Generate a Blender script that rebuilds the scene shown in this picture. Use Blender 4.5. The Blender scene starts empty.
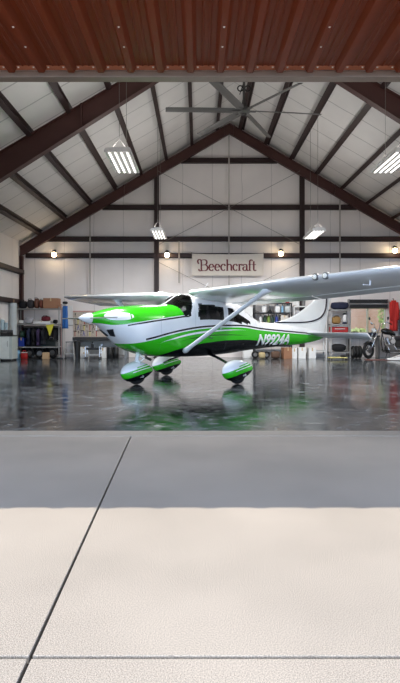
import bpy, bmesh, math, random
from mathutils import Vector, Matrix, noise as mnoise
random.seed(7)
PI = math.pi
C = bpy.context.scene.collection
SC = bpy.context.scene

# ------------------------------------------------------------------ camera
FOC, CH, PX, PY = 545.3, 1.224, 198.7, 327.4
cam_d = bpy.data.cameras.new('camera'); cam = bpy.data.objects.new('camera', cam_d); C.objects.link(cam)
cam.location = (0, 0, CH); cam.rotation_euler = (PI/2, 0, 0)
cam_d.sensor_fit = 'VERTICAL'; cam_d.sensor_height = 24; cam_d.sensor_width = 24
cam_d.lens = FOC/683*24
cam_d.shift_x = (200-PX)/683; cam_d.shift_y = -(341.5-PY)/683
cam_d.clip_end = 400
SC.camera = cam

def X_(px, d): return (px-PX)*d/FOC
def Z_(py, d): return CH-(py-PY)*d/FOC

# ------------------------------------------------------------------ materials
def lin(c):
    return tuple(((v/255)/12.92 if v/255 <= .04045 else ((v/255+.055)/1.055)**2.4) for v in c)+(1,)

def nd(nt, t, **kw):
    n = nt.nodes.new(t)
    for k, v in kw.items(): setattr(n, k, v)
    return n

_mats = {}
def mat(name, rgb, rough=.5, metal=0, var=.12, scale=6, bump=0, spec=.5, coat=0, bscale=None):
    if name in _mats: return _mats[name]
    m = bpy.data.materials.new(name); m.use_nodes = True; nt = m.node_tree
    b = nt.nodes['Principled BSDF']
    col = lin(rgb)
    b.inputs['Roughness'].default_value = rough; b.inputs['Metallic'].default_value = metal
    b.inputs['Specular IOR Level'].default_value = spec
    b.inputs['Coat Weight'].default_value = coat; b.inputs['Coat Roughness'].default_value = .06
    tc = nd(nt, 'ShaderNodeTexCoord')
    n = nd(nt, 'ShaderNodeTexNoise'); n.inputs['Scale'].default_value = scale; n.inputs['Detail'].default_value = 4
    nt.links.new(tc.outputs['Object'], n.inputs['Vector'])
    mx = nd(nt, 'ShaderNodeMix', data_type='RGBA')
    mx.inputs[6].default_value = tuple(v*(1-var) for v in col[:3])+(1,)
    mx.inputs[7].default_value = tuple(min(1, v*(1+var)) for v in col[:3])+(1,)
    nt.links.new(n.outputs['Fac'], mx.inputs[0]); nt.links.new(mx.outputs[2], b.inputs['Base Color'])
    if bump:
        n2 = nd(nt, 'ShaderNodeTexNoise'); n2.inputs['Scale'].default_value = bscale or scale*2
        nt.links.new(tc.outputs['Object'], n2.inputs['Vector'])
        bp = nd(nt, 'ShaderNodeBump'); bp.inputs['Strength'].default_value = bump; bp.inputs['Distance'].default_value = .02
        nt.links.new(n2.outputs['Fac'], bp.inputs['Height']); nt.links.new(bp.outputs['Normal'], b.inputs['Normal'])
    _mats[name] = m
    return m

def emit(name, rgb, strength):
    m = bpy.data.materials.new(name); m.use_nodes = True
    b = m.node_tree.nodes['Principled BSDF']
    b.inputs['Base Color'].default_value = lin(rgb)
    b.inputs['Emission Color'].default_value = lin(rgb); b.inputs['Emission Strength'].default_value = strength
    return m

def glass(name, tint=(.55, .6, .62), see=.8):
    m = bpy.data.materials.new(name); m.use_nodes = True; nt = m.node_tree
    nt.nodes.remove(nt.nodes['Principled BSDF']); out = nt.nodes['Material Output']
    t = nd(nt, 'ShaderNodeBsdfTransparent'); t.inputs[0].default_value = tuple(v*see for v in tint)+(1,)
    g = nd(nt, 'ShaderNodeBsdfGlossy'); g.inputs['Roughness'].default_value = .03
    fr = nd(nt, 'ShaderNodeFresnel'); fr.inputs[0].default_value = 1.5
    mx = nd(nt, 'ShaderNodeMixShader')
    nt.links.new(fr.outputs[0], mx.inputs[0]); nt.links.new(t.outputs[0], mx.inputs[1]); nt.links.new(g.outputs[0], mx.inputs[2])
    nt.links.new(mx.outputs[0], out.inputs[0])
    return m

def math_(nt, op, a, b=None, c=None):
    n = nd(nt, 'ShaderNodeMath', operation=op)
    for i, v in enumerate((a, b, c)):
        if v is None: continue
        if isinstance(v, (int, float)): n.inputs[i].default_value = v
        else: nt.links.new(v, n.inputs[i])
    return n.outputs[0]

def mixc(nt, fac, a, b):
    n = nd(nt, 'ShaderNodeMix', data_type='RGBA')
    nt.links.new(fac, n.inputs[0])
    for i, v in ((6, a), (7, b)):
        if isinstance(v, tuple): n.inputs[i].default_value = v
        else: nt.links.new(v, n.inputs[i])
    return n.outputs[2]

def curve_of(nt, xsock, pts, x0, x1, y1):
    """piecewise curve y(x) by a float curve node"""
    t = math_(nt, 'DIVIDE', math_(nt, 'SUBTRACT', xsock, x0), x1-x0)
    n = nd(nt, 'ShaderNodeFloatCurve'); cm = n.mapping; cv = cm.curves[0]
    P = [((a-x0)/(x1-x0), z/y1) for a, z in pts]
    while len(cv.points) < len(P): cv.points.new(.5, .5)
    for p, q in zip(cv.points, P): p.location = q; p.handle_type = 'AUTO_CLAMPED'
    cm.update()
    nt.links.new(t, n.inputs['Value'])
    return math_(nt, 'MULTIPLY', n.outputs[0], y1)

# ------------------------------------------------------------------ object helpers
def tag(o, label=None, cat=None, group=None, kind=None):
    if label: o['label'] = label
    if cat: o['category'] = cat
    if group: o['group'] = group
    if kind: o['kind'] = kind
    return o

def thing(name, label, cat, loc=(0, 0, 0), rz=0, group=None):
    o = bpy.data.objects.new(name, None); C.objects.link(o)
    o.location = loc; o.rotation_euler = (0, 0, rz); o.empty_display_size = .1
    return tag(o, label, cat, group)

class MB:
    def __init__(s): s.bm = bmesh.new()
    def box(s, c, d, rot=None):
        M = Matrix.Translation(c)
        if rot is not None: M = M @ (rot if isinstance(rot, Matrix) else Matrix.Rotation(rot, 4, 'Z'))
        bmesh.ops.create_cube(s.bm, size=1, matrix=M @ Matrix.Diagonal((d[0], d[1], d[2], 1)))
        return s
    def span(s, a, b):
        return s.box([(p+q)/2 for p, q in zip(a, b)], [abs(q-p) for p, q in zip(a, b)])
    def beam(s, p0, p1, w, h, up=(0, 0, 1)):
        """rectangular bar from p0 to p1, w across, h along up"""
        p0, p1 = Vector(p0), Vector(p1); d = p1-p0; L = d.length; d.normalize()
        u = Vector(up); u = (u-d*u.dot(d)).normalized(); r = d.cross(u)
        M = Matrix((r, d, u)).transposed().to_4x4(); M.translation = (p0+p1)/2
        bmesh.ops.create_cube(s.bm, size=1, matrix=M @ Matrix.Diagonal((w, L, h, 1)))
        return s
    def tube(s, pts, r, n=8, cap=True):
        pts = [Vector(p) for p in pts]; rr = r if isinstance(r, (list, tuple)) else [r]*len(pts)
        rings = []; prev = None
        for i, p in enumerate(pts):
            t = (pts[min(i+1, len(pts)-1)]-pts[max(i-1, 0)]).normalized()
            u = prev if prev is not None else (Vector((0, 0, 1)) if abs(t.z) < .9 else Vector((1, 0, 0)))
            u = (u-t*u.dot(t)).normalized(); prev = u; v = t.cross(u)
            rings.append([p+(u*math.cos(2*PI*k/n)+v*math.sin(2*PI*k/n))*rr[i] for k in range(n)])
        return s.loft(rings, cap, cap)
    def loft(s, rings, c0=True, c1=True, closed=True):
        vs = [[s.bm.verts.new(p) for p in R] for R in rings]; n = len(vs[0])
        for A, B in zip(vs, vs[1:]):
            for k in range(n if closed else n-1):
                try: s.bm.faces.new((A[k], A[(k+1) % n], B[(k+1) % n], B[k]))
                except ValueError: pass
        if c0: s.bm.faces.new(vs[0][::-1])
        if c1: s.bm.faces.new(vs[-1])
        return s
    def lathe(s, prof, c=(0, 0, 0), n=20, axis='Z'):
        R = {'Z': Matrix.Identity(3), 'X': Matrix.Rotation(PI/2, 3, 'Y'), 'Y': Matrix.Rotation(-PI/2, 3, 'X')}[axis]
        rings = [[Vector(c)+R @ Vector((max(r, 1e-4)*math.cos(2*PI*k/n), max(r, 1e-4)*math.sin(2*PI*k/n), z)) for k in range(n)] for r, z in prof]
        return s.loft(rings)
    def torus(s, c, R, r, axis='Y', n=28, m=10, sq=1.0):
        c = Vector(c); vs = []
        for i in range(n):
            a = 2*PI*i/n; row = []
            for j in range(m):
                b = 2*PI*j/m; q = R+r*math.cos(b); w = r*sq*math.sin(b)
                p = {'Y': (q*math.cos(a), w, q*math.sin(a)), 'Z': (q*math.cos(a), q*math.sin(a), w), 'X': (w, q*math.cos(a), q*math.sin(a))}[axis]
                row.append(s.bm.verts.new(c+Vector(p)))
            vs.append(row)
        for i in range(n):
            for j in range(m):
                s.bm.faces.new((vs[i][j], vs[(i+1) % n][j], vs[(i+1) % n][(j+1) % m], vs[i][(j+1) % m]))
        return s
    def prism(s, poly, f0, f1):
        """poly of 2D points; f0,f1 map a 2D point to 3D for the two ends"""
        return s.loft([[Vector(f0(*p)) for p in poly], [Vector(f1(*p)) for p in poly]])
    def soft(s, c, d, p=3.0, wob=.06, seed=0, nu=18, nv=10, sag=0):
        """superellipsoid lump with wobble: bags, bundles"""
        c = Vector(c); rings = []
        sg = lambda v, e: math.copysign(abs(v)**e, v)
        for i in range(nv+1):
            th = -PI/2+PI*i/nv; R = []
            for k in range(nu):
                ph = 2*PI*k/nu
                q = Vector((sg(math.cos(th), 2/p)*sg(math.cos(ph), 2/p), sg(math.cos(th), 2/p)*sg(math.sin(ph), 2/p), sg(math.sin(th), 2/p)))
                w = 1+wob*mnoise.noise(q*2.3+Vector((seed*7.1, seed*3.3, seed)))*2
                if q.z < -.6: w = 1
                zz = q.z*(w if q.z > 0 else 1)-sag*max(0, q.z)*(q.x*q.x)
                R.append(c+Vector((q.x*w*d[0]/2, q.y*w*d[1]/2, zz*d[2]/2)))
            rings.append(R)
        return s.loft(rings)
    def build(s, name, m, parent=None, smooth=False, bevel=0, seg=2, auto=None, xf=None):
        bmesh.ops.remove_doubles(s.bm, verts=s.bm.verts, dist=1e-6)
        bmesh.ops.recalc_face_normals(s.bm, faces=s.bm.faces)
        if xf is not None: s.bm.transform(xf)
        me = bpy.data.meshes.new(name); s.bm.to_mesh(me); s.bm.free()
        me.materials.append(m)
        o = bpy.data.objects.new(name, me); C.objects.link(o)
        if parent: o.parent = parent
        if smooth or auto:
            for p in me.polygons: p.use_smooth = True
            if auto: me.set_sharp_from_angle(angle=math.radians(auto))
        if bevel:
            b = o.modifiers.new('edge', 'BEVEL'); b.width = bevel; b.segments = seg; b.limit_method = 'ANGLE'
        return o

def struct(o): o['kind'] = 'structure'; return o

def copy_tree(o, parent=None):
    c = o.copy(); C.objects.link(c)
    if parent: c.parent = parent
    for ch in list(o.children): copy_tree(ch, c)
    return c

# ------------------------------------------------------------------ place dimensions
D0, D1 = 6.44, 22.5            # door line and back wall
XL, XR, XC = -7.29, 9.79, 1.25 # side walls, ridge
ZE, ZR = 4.72, 9.72            # eave, ridge (underside of the ceiling)
SL = (ZR-ZE)/(XC-XL)
def roof(x): return ZR-SL*abs(x-XC)

# materials of the shell
def wall_mat(name, rgb, axis, period, sw=.011, dark=.38):
    m = bpy.data.materials.new(name); m.use_nodes = True; nt = m.node_tree; b = nt.nodes['Principled BSDF']
    b.inputs['Roughness'].default_value = .62
    tc = nd(nt, 'ShaderNodeTexCoord'); sp = nd(nt, 'ShaderNodeSeparateXYZ'); nt.links.new(tc.outputs['Object'], sp.inputs[0])
    n = nd(nt, 'ShaderNodeTexNoise'); n.inputs['Scale'].default_value = 1.3; n.inputs['Detail'].default_value = 5
    nt.links.new(tc.outputs['Object'], n.inputs['Vector'])
    wob = math_(nt, 'MULTIPLY', n.outputs['Fac'], .10)
    u = math_(nt, 'ADD', sp.outputs[axis], wob)
    fr = math_(nt, 'FRACT', math_(nt, 'DIVIDE', u, period))
    dist = math_(nt, 'ABSOLUTE', math_(nt, 'SUBTRACT', fr, .5))
    seam = math_(nt, 'LESS_THAN', dist, sw)
    c = lin(rgb)
    base = mixc(nt, n.outputs['Fac'], tuple(v*.9 for v in c[:3])+(1,), tuple(min(1, v*1.06) for v in c[:3])+(1,))
    col = mixc(nt, math_(nt, 'MULTIPLY', seam, dark), base, tuple(v*.35 for v in c[:3])+(1,))
    nt.links.new(col, b.inputs['Base Color'])
    # quilted sag between the seams
    h = math_(nt, 'ADD', math_(nt, 'MULTIPLY', math_(nt, 'COSINE', math_(nt, 'MULTIPLY', fr, 2*PI)), .35), n.outputs['Fac'])
    bp = nd(nt, 'ShaderNodeBump'); bp.inputs['Strength'].default_value = .35; bp.inputs['Distance'].default_value = .05
    nt.links.new(h, bp.inputs['Height']); nt.links.new(bp.outputs['Normal'], b.inputs['Normal'])
    return m
M_WALL = wall_mat('wall_liner', (234, 227, 223), 0, 1.22)
M_WALLS = wall_mat('side_wall_liner', (228, 224, 222), 1, 1.22)
M_CEIL = wall_mat('ceiling_liner', (216, 212, 208), 1, 1.15, .02, .6)
M_STEEL = mat('dark_red_steel', (72, 42, 38), .5, 0, .15, 2, spec=.4)
M_STEEL2 = mat('dark_steel', (46, 30, 29), .5, 0, .15, 2, spec=.4)

def floor_mat():
    m = bpy.data.materials.new('polished_floor'); m.use_nodes = True; nt = m.node_tree; b = nt.nodes['Principled BSDF']
    tc = nd(nt, 'ShaderNodeTexCoord')
    n = nd(nt, 'ShaderNodeTexNoise'); n.inputs['Scale'].default_value = 1.1; n.inputs['Detail'].default_value = 10; n.inputs['Roughness'].default_value = .72; n.inputs['Distortion'].default_value = 1.6
    n2 = nd(nt, 'ShaderNodeTexNoise'); n2.inputs['Scale'].default_value = 4.5; n2.inputs['Detail'].default_value = 9; n2.inputs['Roughness'].default_value = .7
    for k in (n, n2): nt.links.new(tc.outputs['Object'], k.inputs['Vector'])
    cr = nd(nt, 'ShaderNodeValToRGB'); nt.links.new(math_(nt, 'ADD', math_(nt, 'MULTIPLY', n.outputs['Fac'], .6), math_(nt, 'MULTIPLY', n2.outputs['Fac'], .4)), cr.inputs[0])
    e = cr.color_ramp.elements
    e[0].position = .40; e[0].color = lin((18, 20, 22)); e[1].position = .62; e[1].color = lin((128, 135, 141))
    x = e.new(.5); x.color = lin((54, 58, 62))
    nt.links.new(cr.outputs[0], b.inputs['Base Color'])
    r = nd(nt, 'ShaderNodeMapRange'); nt.links.new(n2.outputs['Fac'], r.inputs[0])
    r.inputs[1].default_value = .35; r.inputs[2].default_value = .7; r.inputs[3].default_value = .05; r.inputs[4].default_value = .22
    nt.links.new(r.outputs[0], b.inputs['Roughness'])
    b.inputs['Specular IOR Level'].default_value = .13
    bp = nd(nt, 'ShaderNodeBump'); bp.inputs['Strength'].default_value = .05; bp.inputs['Distance'].default_value = .02
    nt.links.new(n2.outputs['Fac'], bp.inputs['Height']); nt.links.new(bp.outputs['Normal'], b.inputs['Normal'])
    return m

def apron_mat():
    m = bpy.data.materials.new('broom_concrete'); m.use_nodes = True; nt = m.node_tree; b = nt.nodes['Principled BSDF']
    tc = nd(nt, 'ShaderNodeTexCoord')
    a = nd(nt, 'ShaderNodeTexNoise'); a.inputs['Scale'].default_value = 210; a.inputs['Detail'].default_value = 3
    c = nd(nt, 'ShaderNodeTexNoise'); c.inputs['Scale'].default_value = .8; c.inputs['Detail'].default_value = 6
    v = nd(nt, 'ShaderNodeTexVoronoi'); v.inputs['Scale'].default_value = 130
    for k in (a, c, v): nt.links.new(tc.outputs['Object'], k.inputs['Vector'])
    f = math_(nt, 'ADD', math_(nt, 'MULTIPLY', a.outputs['Fac'], .8), math_(nt, 'MULTIPLY', c.outputs['Fac'], .2))
    cr = nd(nt, 'ShaderNodeValToRGB'); nt.links.new(f, cr.inputs[0]); e = cr.color_ramp.elements
    e[0].position = .40; e[0].color = lin((150, 143, 135)); e[1].position = .60; e[1].color = lin((212, 202, 190))
    sp = math_(nt, 'LESS_THAN', v.outputs['Distance'], .12)
    col = mixc(nt, math_(nt, 'MULTIPLY', sp, .35), cr.outputs[0], lin((110, 96, 84)))
    nt.links.new(col, b.inputs['Base Color'])
    b.inputs['Roughness'].default_value = .85; b.inputs['Specular IOR Level'].default_value = .13
    bp = nd(nt, 'ShaderNodeBump'); bp.inputs['Strength'].default_value = .12; bp.inputs['Distance'].default_value = .002
    nt.links.new(a.outputs['Fac'], bp.inputs['Height']); nt.links.new(bp.outputs['Normal'], b.inputs['Normal'])
    return m

# ------------------------------------------------------------------ ground, floor, walls
M_APRON = apron_mat()
struct(MB().span((XL, 6.2, -.2), (XR, D1+.15, 0)).build('floor', floor_mat()))
M_JOINT = mat('joint_filler', (38, 34, 32), .9)
struct(MB().span((-40, -30, -.4), (40, 6.2, -.03)).build('subgrade', M_JOINT))
def jx(d): return -.763+(d-6.15)*(-.622+.763)/(1.877-6.15)      # the long joint runs slightly askew
def slab(x0, x1, y0, y1):
    def e(x, y, s): return jx(y)+s*.007 if x is None else x
    P = [(e(x0, y0, 1), y0), (e(x1, y0, -1), y0), (e(x1, y1, -1), y1), (e(x0, y1, 1), y1)]
    o = MB().prism(P, lambda x, y: (x, y, -.15), lambda x, y: (x, y, 0)).build('apron_slab', M_APRON, bevel=.004)
    return struct(o)
for y0, y1 in ((-30, 2.016), (2.034, 6.14)):
    slab(-40, None, y0, y1); slab(None, 40, y0, y1)
struct(MB().span((XL-.2, 6.146, -.15), (XR+.2, D0, .004)).build('door_sill', M_APRON, bevel=.003))
struct(MB().span((-60, D1+.2, -.3), (60, 70, -.05)).build('back_lawn', mat('lawn', (96, 112, 62), .9, 0, .3, 9)))

WX0, WX1, WZ0, WZ1 = X_(350, D1), X_(386, D1), Z_(333, D1), Z_(307.5, D1)
w = MB(); T = .15
w.span((XL-T, D1, -.1), (WX0, D1+T, ZE)); w.span((WX1, D1, -.1), (XR+T, D1+T, ZE))
w.span((WX0, D1, -.1), (WX1, D1+T, WZ0)); w.span((WX0, D1, WZ1), (WX1, D1+T, ZE))
w.prism([(XL-T, ZE), (XR+T, ZE), (XC, ZR+.09)], lambda x, z: (x, D1, z), lambda x, z: (x, D1+T, z))
struct(w.build('wall_back', M_WALL))
struct(MB().span((XL-T, D0, -.1), (XL, D1, ZE)).build('wall_left', M_WALLS))
struct(MB().span((XR, D0, -.1), (XR+T, D1, ZE)).build('wall_right', M_WALLS))
w = MB()
for sx in (-1, 1):
    xe = XC+sx*(XC-XL+.6); ze = ZR-SL*(XC-XL+.6)
    P = [(XC, ZR), (xe, ze), (xe, ze+.14), (XC, ZR+.14)]
    w.prism(P, lambda x, z: (x, D0-.3, z), lambda x, z: (x, D1+.6, z))
struct(w.build('ceiling', M_CEIL))
w = MB()   # front wall above and beside the door opening
w.prism([(XL-T, 4.26), (XR+T, 4.26), (XR+T, ZE), (XC, ZR), (XL-T, ZE)], lambda x, z: (x, D0, z), lambda x, z: (x, D0+.12, z))
w.span((XL-T, D0, -.1), (XL+.25, D0+.12, 4.26)); w.span((XR-.25, D0, -.1), (XR+T, D0+.12, 4.26))
struct(w.build('wall_front', M_WALL))

# ------------------------------------------------------------------ steel frame
def girt(x0, x1, z, y=D1-.1, h=.19):
    m = MB(); m.span((x0, y-.09, z-h/2), (x1, y+.095, z-h/2+.02)); m.span((x0, y+.07, z-h/2), (x1, y+.095, z+h/2)); m.span((x0, y-.09, z+h/2-.02), (x1, y+.095, z+h/2))
    m.span((x0, y-.09, z-h/2), (x1, y-.075, z+h/2))
    return struct(m.build('girt', M_STEEL2))
for x0, x1, z in ((-6.7, 9.2, Z_(239.5, D1)), (X_(103, D1), X_(356, D1), Z_(208, D1)), (X_(181, D1), X_(277, D1), Z_(161.5, D1)),
                  (XL+.2, XR-.2, Z_(256, D1))):
    girt(x0, x1, z)
for z in (3.47, 2.25):
    m = MB(); m.span((XL+.004, D0+.3, z-.09), (XL+.03, D1-.3, z+.09)); m.span((XL+.004, D0+.3, z-.09), (XL+.19, D1-.3, z-.07)); m.span((XL+.004, D0+.3, z+.07), (XL+.19, D1-.3, z+.09))
    m.span((XL+.175, D0+.3, z-.09), (XL+.19, D1-.3, z+.09))
    struct(m.build('girt', M_STEEL2))
for x in (X_(157, D1), X_(301, D1)):
    m = MB(); zt = roof(x)-.48; y0, y1 = D1-.29, D1-.2
    m.span((x-.1, y0, 0), (x+.1, y0+.012, zt)); m.span((x-.1, D1-.215, 0), (x+.1, D1-.2, zt)); m.span((x-.008, y0, 0), (x+.008, D1-.2, zt))
    m.span((x-.1, y0-.01, zt-.25), (x+.1, y0, zt)); m.span((x-.13, y0-.03, 0), (x+.13, D1-.19, .02))
    struct(m.build('wall_column', M_STEEL2))

def rafter(name, y, dep_r, dep_e, fl=.2, off=.21, colw=None):
    """tapered welded frame: two sloping I beams"""
    for sx in (-1, 1):
        m = MB()
        xe = XC+sx*(XC-XL-.02)
        zt = lambda x: roof(x)-off
        zb = lambda x: zt(x)-(dep_r+(dep_e-dep_r)*abs(x-XC)/(XC-XL))
        for (za, zc, hw) in ((lambda x: zt(x)-.02, zt, fl/2), (zb, lambda x: zb(x)+.02, fl/2), (zb, zt, .01)):
            P = [(XC, za(XC)), (xe, za(xe)), (xe, zc(xe)), (XC, zc(XC))]
            m.prism(P, lambda x, z: (x, y-hw, z), lambda x, z: (x, y+hw, z))
        # splice plates and stiffeners
        for t in (.02, .5):
            x = XC+sx*(XC-XL)*t
            m.prism([(x, zb(x)), (x+sx*.04, zb(x)), (x+sx*.04, zt(x)), (x, zt(x))], lambda x, z: (x, y-fl/2, z), lambda x, z: (x, y+fl/2, z))
        struct(m.build(name, M_STEEL))
        m = MB(); xa, xb = (XL+.02, XL+.02+(colw or dep_e)) if sx < 0 else (XR-.02, XR-.02-(colw or dep_e))
        zc = zb(xe)+.02
        m.span((min(xa, xb), y-fl/2, 0), (min(xa, xb)+.02, y+fl/2, zc)); m.span((max(xa, xb)-.02, y-fl/2, 0), (max(xa, xb), y+fl/2, zc)); m.span((min(xa, xb), y-.01, 0), (max(xa, xb), y+.01, zc))
        struct(m.build('frame_column', M_STEEL))
rafter('roof_rafter', D1-.32, .42, .42, .16, colw=.13)
rafter('roof_rafter', 14.2, .42, .84, .22, .19)
for k in range(8):
    for sx in (-1, 1):
        x = XC+sx*(.5+1.03*k)
        if abs(x-XC) > XC-XL-.15: continue
        m = MB(); z = roof(x)-.105
        R = Matrix.Rotation(math.atan(SL)*(1 if sx > 0 else -1), 4, 'Y')
        yc, L = (D0+.15+D1)/2, D1-D0-.15
        for c, d in (((.04, 0, .09), (.10, L, .014)), ((-.045, 0, -.09), (.13, L, .014)), ((0, 0, 0), (.018, L, .19))):
            m.box(Matrix.Translation((x, yc, z)) @ R @ Vector(c), d, R)
        struct(m.build('purlin', M_STEEL2))

M_WIRE = mat('galvanised_wire', (120, 116, 112), .45, .6)
def wire(name, a, b, r=.008): return struct(MB().tube([a, b], r, 6).build(name, M_WIRE))
yb = D1-.33
for a, b in (((158, 171), (301, 245)), ((300, 171), (158, 245)), ((158, 262), (301, 333)), ((301, 262), (158, 333))):
    wire('brace_cable', (X_(a[0], yb), yb, Z_(a[1], yb)), (X_(b[0], yb), yb, Z_(b[1], yb)), .0085)
M_SEAM = mat('pale_wall_trim', (176, 168, 162), .6)
for px, t, bt in ((229, 132, 300), (90, 206, 296), (340, 200, 296), (179, 241, 283)):
    d = D1-.22
    struct(MB().span((X_(px, d)-.028, d, Z_(bt, d)), (X_(px, d)+.028, d+.02, Z_(t, d))).build('trim_1', M_SEAM))

# ------------------------------------------------------------------ raised hangar door overhead (its outer face seen from below)
CZ = 4.245
door = bpy.data.objects.new('door_1', None); C.objects.link(door); door.location = (XC, D0, CZ); door['kind'] = 'structure'
tag(door, 'raised brown ribbed metal hangar door held overhead', 'door')
DO = 2.50                                        # outer edge
def DX(p): return (p[0]-XC, p[1]-D0, p[2]-CZ)
M_DOOR = mat('brown_ribbed_metal', (114, 48, 21), .45, 0, .1, 3, spec=.2)
prof = []; per = .3455; x = XL-.1
k0 = math.floor((XL-.1-.25)/per)
for k in range(k0, k0+52):
    xb = .25+per*k
    for dx, dz in ((-.066, 0), (-.03, -.065), (.03, -.065), (.066, 0), (.125, 0), (.135, -.008), (.145, -.008), (.155, 0), (.195, 0), (.205, -.008), (.215, -.008), (.225, 0)):
        if XL-.1 < xb+dx < XR+.1: prof.append((xb+dx, dz))
m = MB()
Yr = D0-.12
m.loft([[Vector(DX((x, Yr, CZ+z))) for x, z in prof], [Vector(DX((x, DO, CZ+z))) for x, z in prof]], False, False, closed=False)
so = m.build('ribbed_sheet', M_DOOR, door)
sm = so.modifiers.new('thick', 'SOLIDIFY'); sm.thickness = .004; sm.offset = 1
M_DTRIM = mat('door_edge_trim', (176, 104, 72), .45, 0, .1, 4)
MB().span(DX((XL-.1, D0-.16, CZ-.012)), DX((XR+.1, D0-.06, CZ+.03))).build('edge_angle', M_DTRIM, door, bevel=.004)
MB().span(DX((XL-.1, D0-.055, CZ-.09)), DX((XR+.1, D0+.08, CZ-.014))).build('hinge_rail', mat('hinge_rail_steel', (134, 118, 106), .45, .1, .15, 5), door, bevel=.006)
m = MB()
for y in (DO+.1, (DO+D0)/2, D0-.3): m.span(DX((XL-.1, y-.06, CZ+.02)), DX((XR+.1, y+.06, CZ+.2)))
m.span(DX((XL-.1, DO, CZ+.2)), DX((XR+.1, D0-.05, CZ+.23)))
m.build('door_frame', M_STEEL, door)
scr = None; ribs = [.25+per*k for k in range(-9, 9)]
M_SCREW = mat('zinc_screw', (225, 220, 212), .3, .3)
def screw(x, y, z):
    global scr
    if scr is None:
        scr = MB().lathe([(0, -.008), (.008, -.007), (.013, 0), (.013, .006)], n=10).build('screw', M_SCREW, door); o = scr
    else:
        o = scr.copy(); C.objects.link(o)
    o.location = DX((x, y, z))
for i, xr in enumerate(ribs):
    for s in (-.085, .085): screw(xr+s, D0-.14, CZ-.015)
    if i % 3 == 0:
        for y in (5.36, 5.74): screw(xr, y, CZ-.067)

# ------------------------------------------------------------------ ceiling fan
FX, FY, FZ = XC, 15.05, 7.2
fan = thing('ceiling_fan', 'large six-bladed grey ceiling fan hanging from the roof ridge', 'ceiling fan', (FX, FY, FZ))
M_FAN = mat('grey_fan_metal', (84, 82, 80), .5, .2)
MB().lathe([(.02, -.1), (.12, -.09), (.17, -.04), (.17, .04), (.1, .1), (.06, .22), (.05, .3)]).build('hub', M_FAN, fan, auto=40)
MB().lathe([(0, -.125), (.07, -.12), (.08, -.1), (.08, -.085)], n=16).build('hub_cap', mat('black_plastic', (24, 24, 26), .4), fan, auto=40)
m = MB(); m.tube([(0, 0, .28), (0, 0, roof(FX)-FZ-.3)], .035, 10); m.box((0, 0, roof(FX)-FZ-.32), (.3, .3, .04)); m.build('down_rod', M_FAN, fan)
m = MB()
for s in (-.1, .1): m.torus((s, 0, .62), .075, .018, 'Y', 16, 6)
m.tube([(-.12, 0, .45), (.1, .02, 1.1), (-.05, 0, 1.6)], .012, 6); m.build('cable_coil', mat('black_cable', (20, 20, 20), .5), fan, smooth=True)
for k in range(6):
    a = math.radians(4.5+60*k)
    m = MB(); rings = []
    for r, cw, dz in ((.14, .12, 0), (.3, .21, 0), (1.2, .21, -.012), (2.08, .20, -.03), (2.16, .19, -.035)):
        R = []
        for t in range(12):
            q = 2*PI*t/12; y = cw/2*math.cos(q); z = .014*math.sin(q)
            R.append((r, y*math.cos(.3)-z*math.sin(.3), dz+y*math.sin(.3)+z*math.cos(.3)))
        rings.append([Vector(p) for p in R])
    m.loft(rings)
    b = m.build('blade', M_FAN, fan, auto=50); b.rotation_euler = (0, 0, a)
    MB().box((.22, 0, -.02), (.22, .06, .02)).build('blade_bracket', M_FAN, b, bevel=.004)

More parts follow.
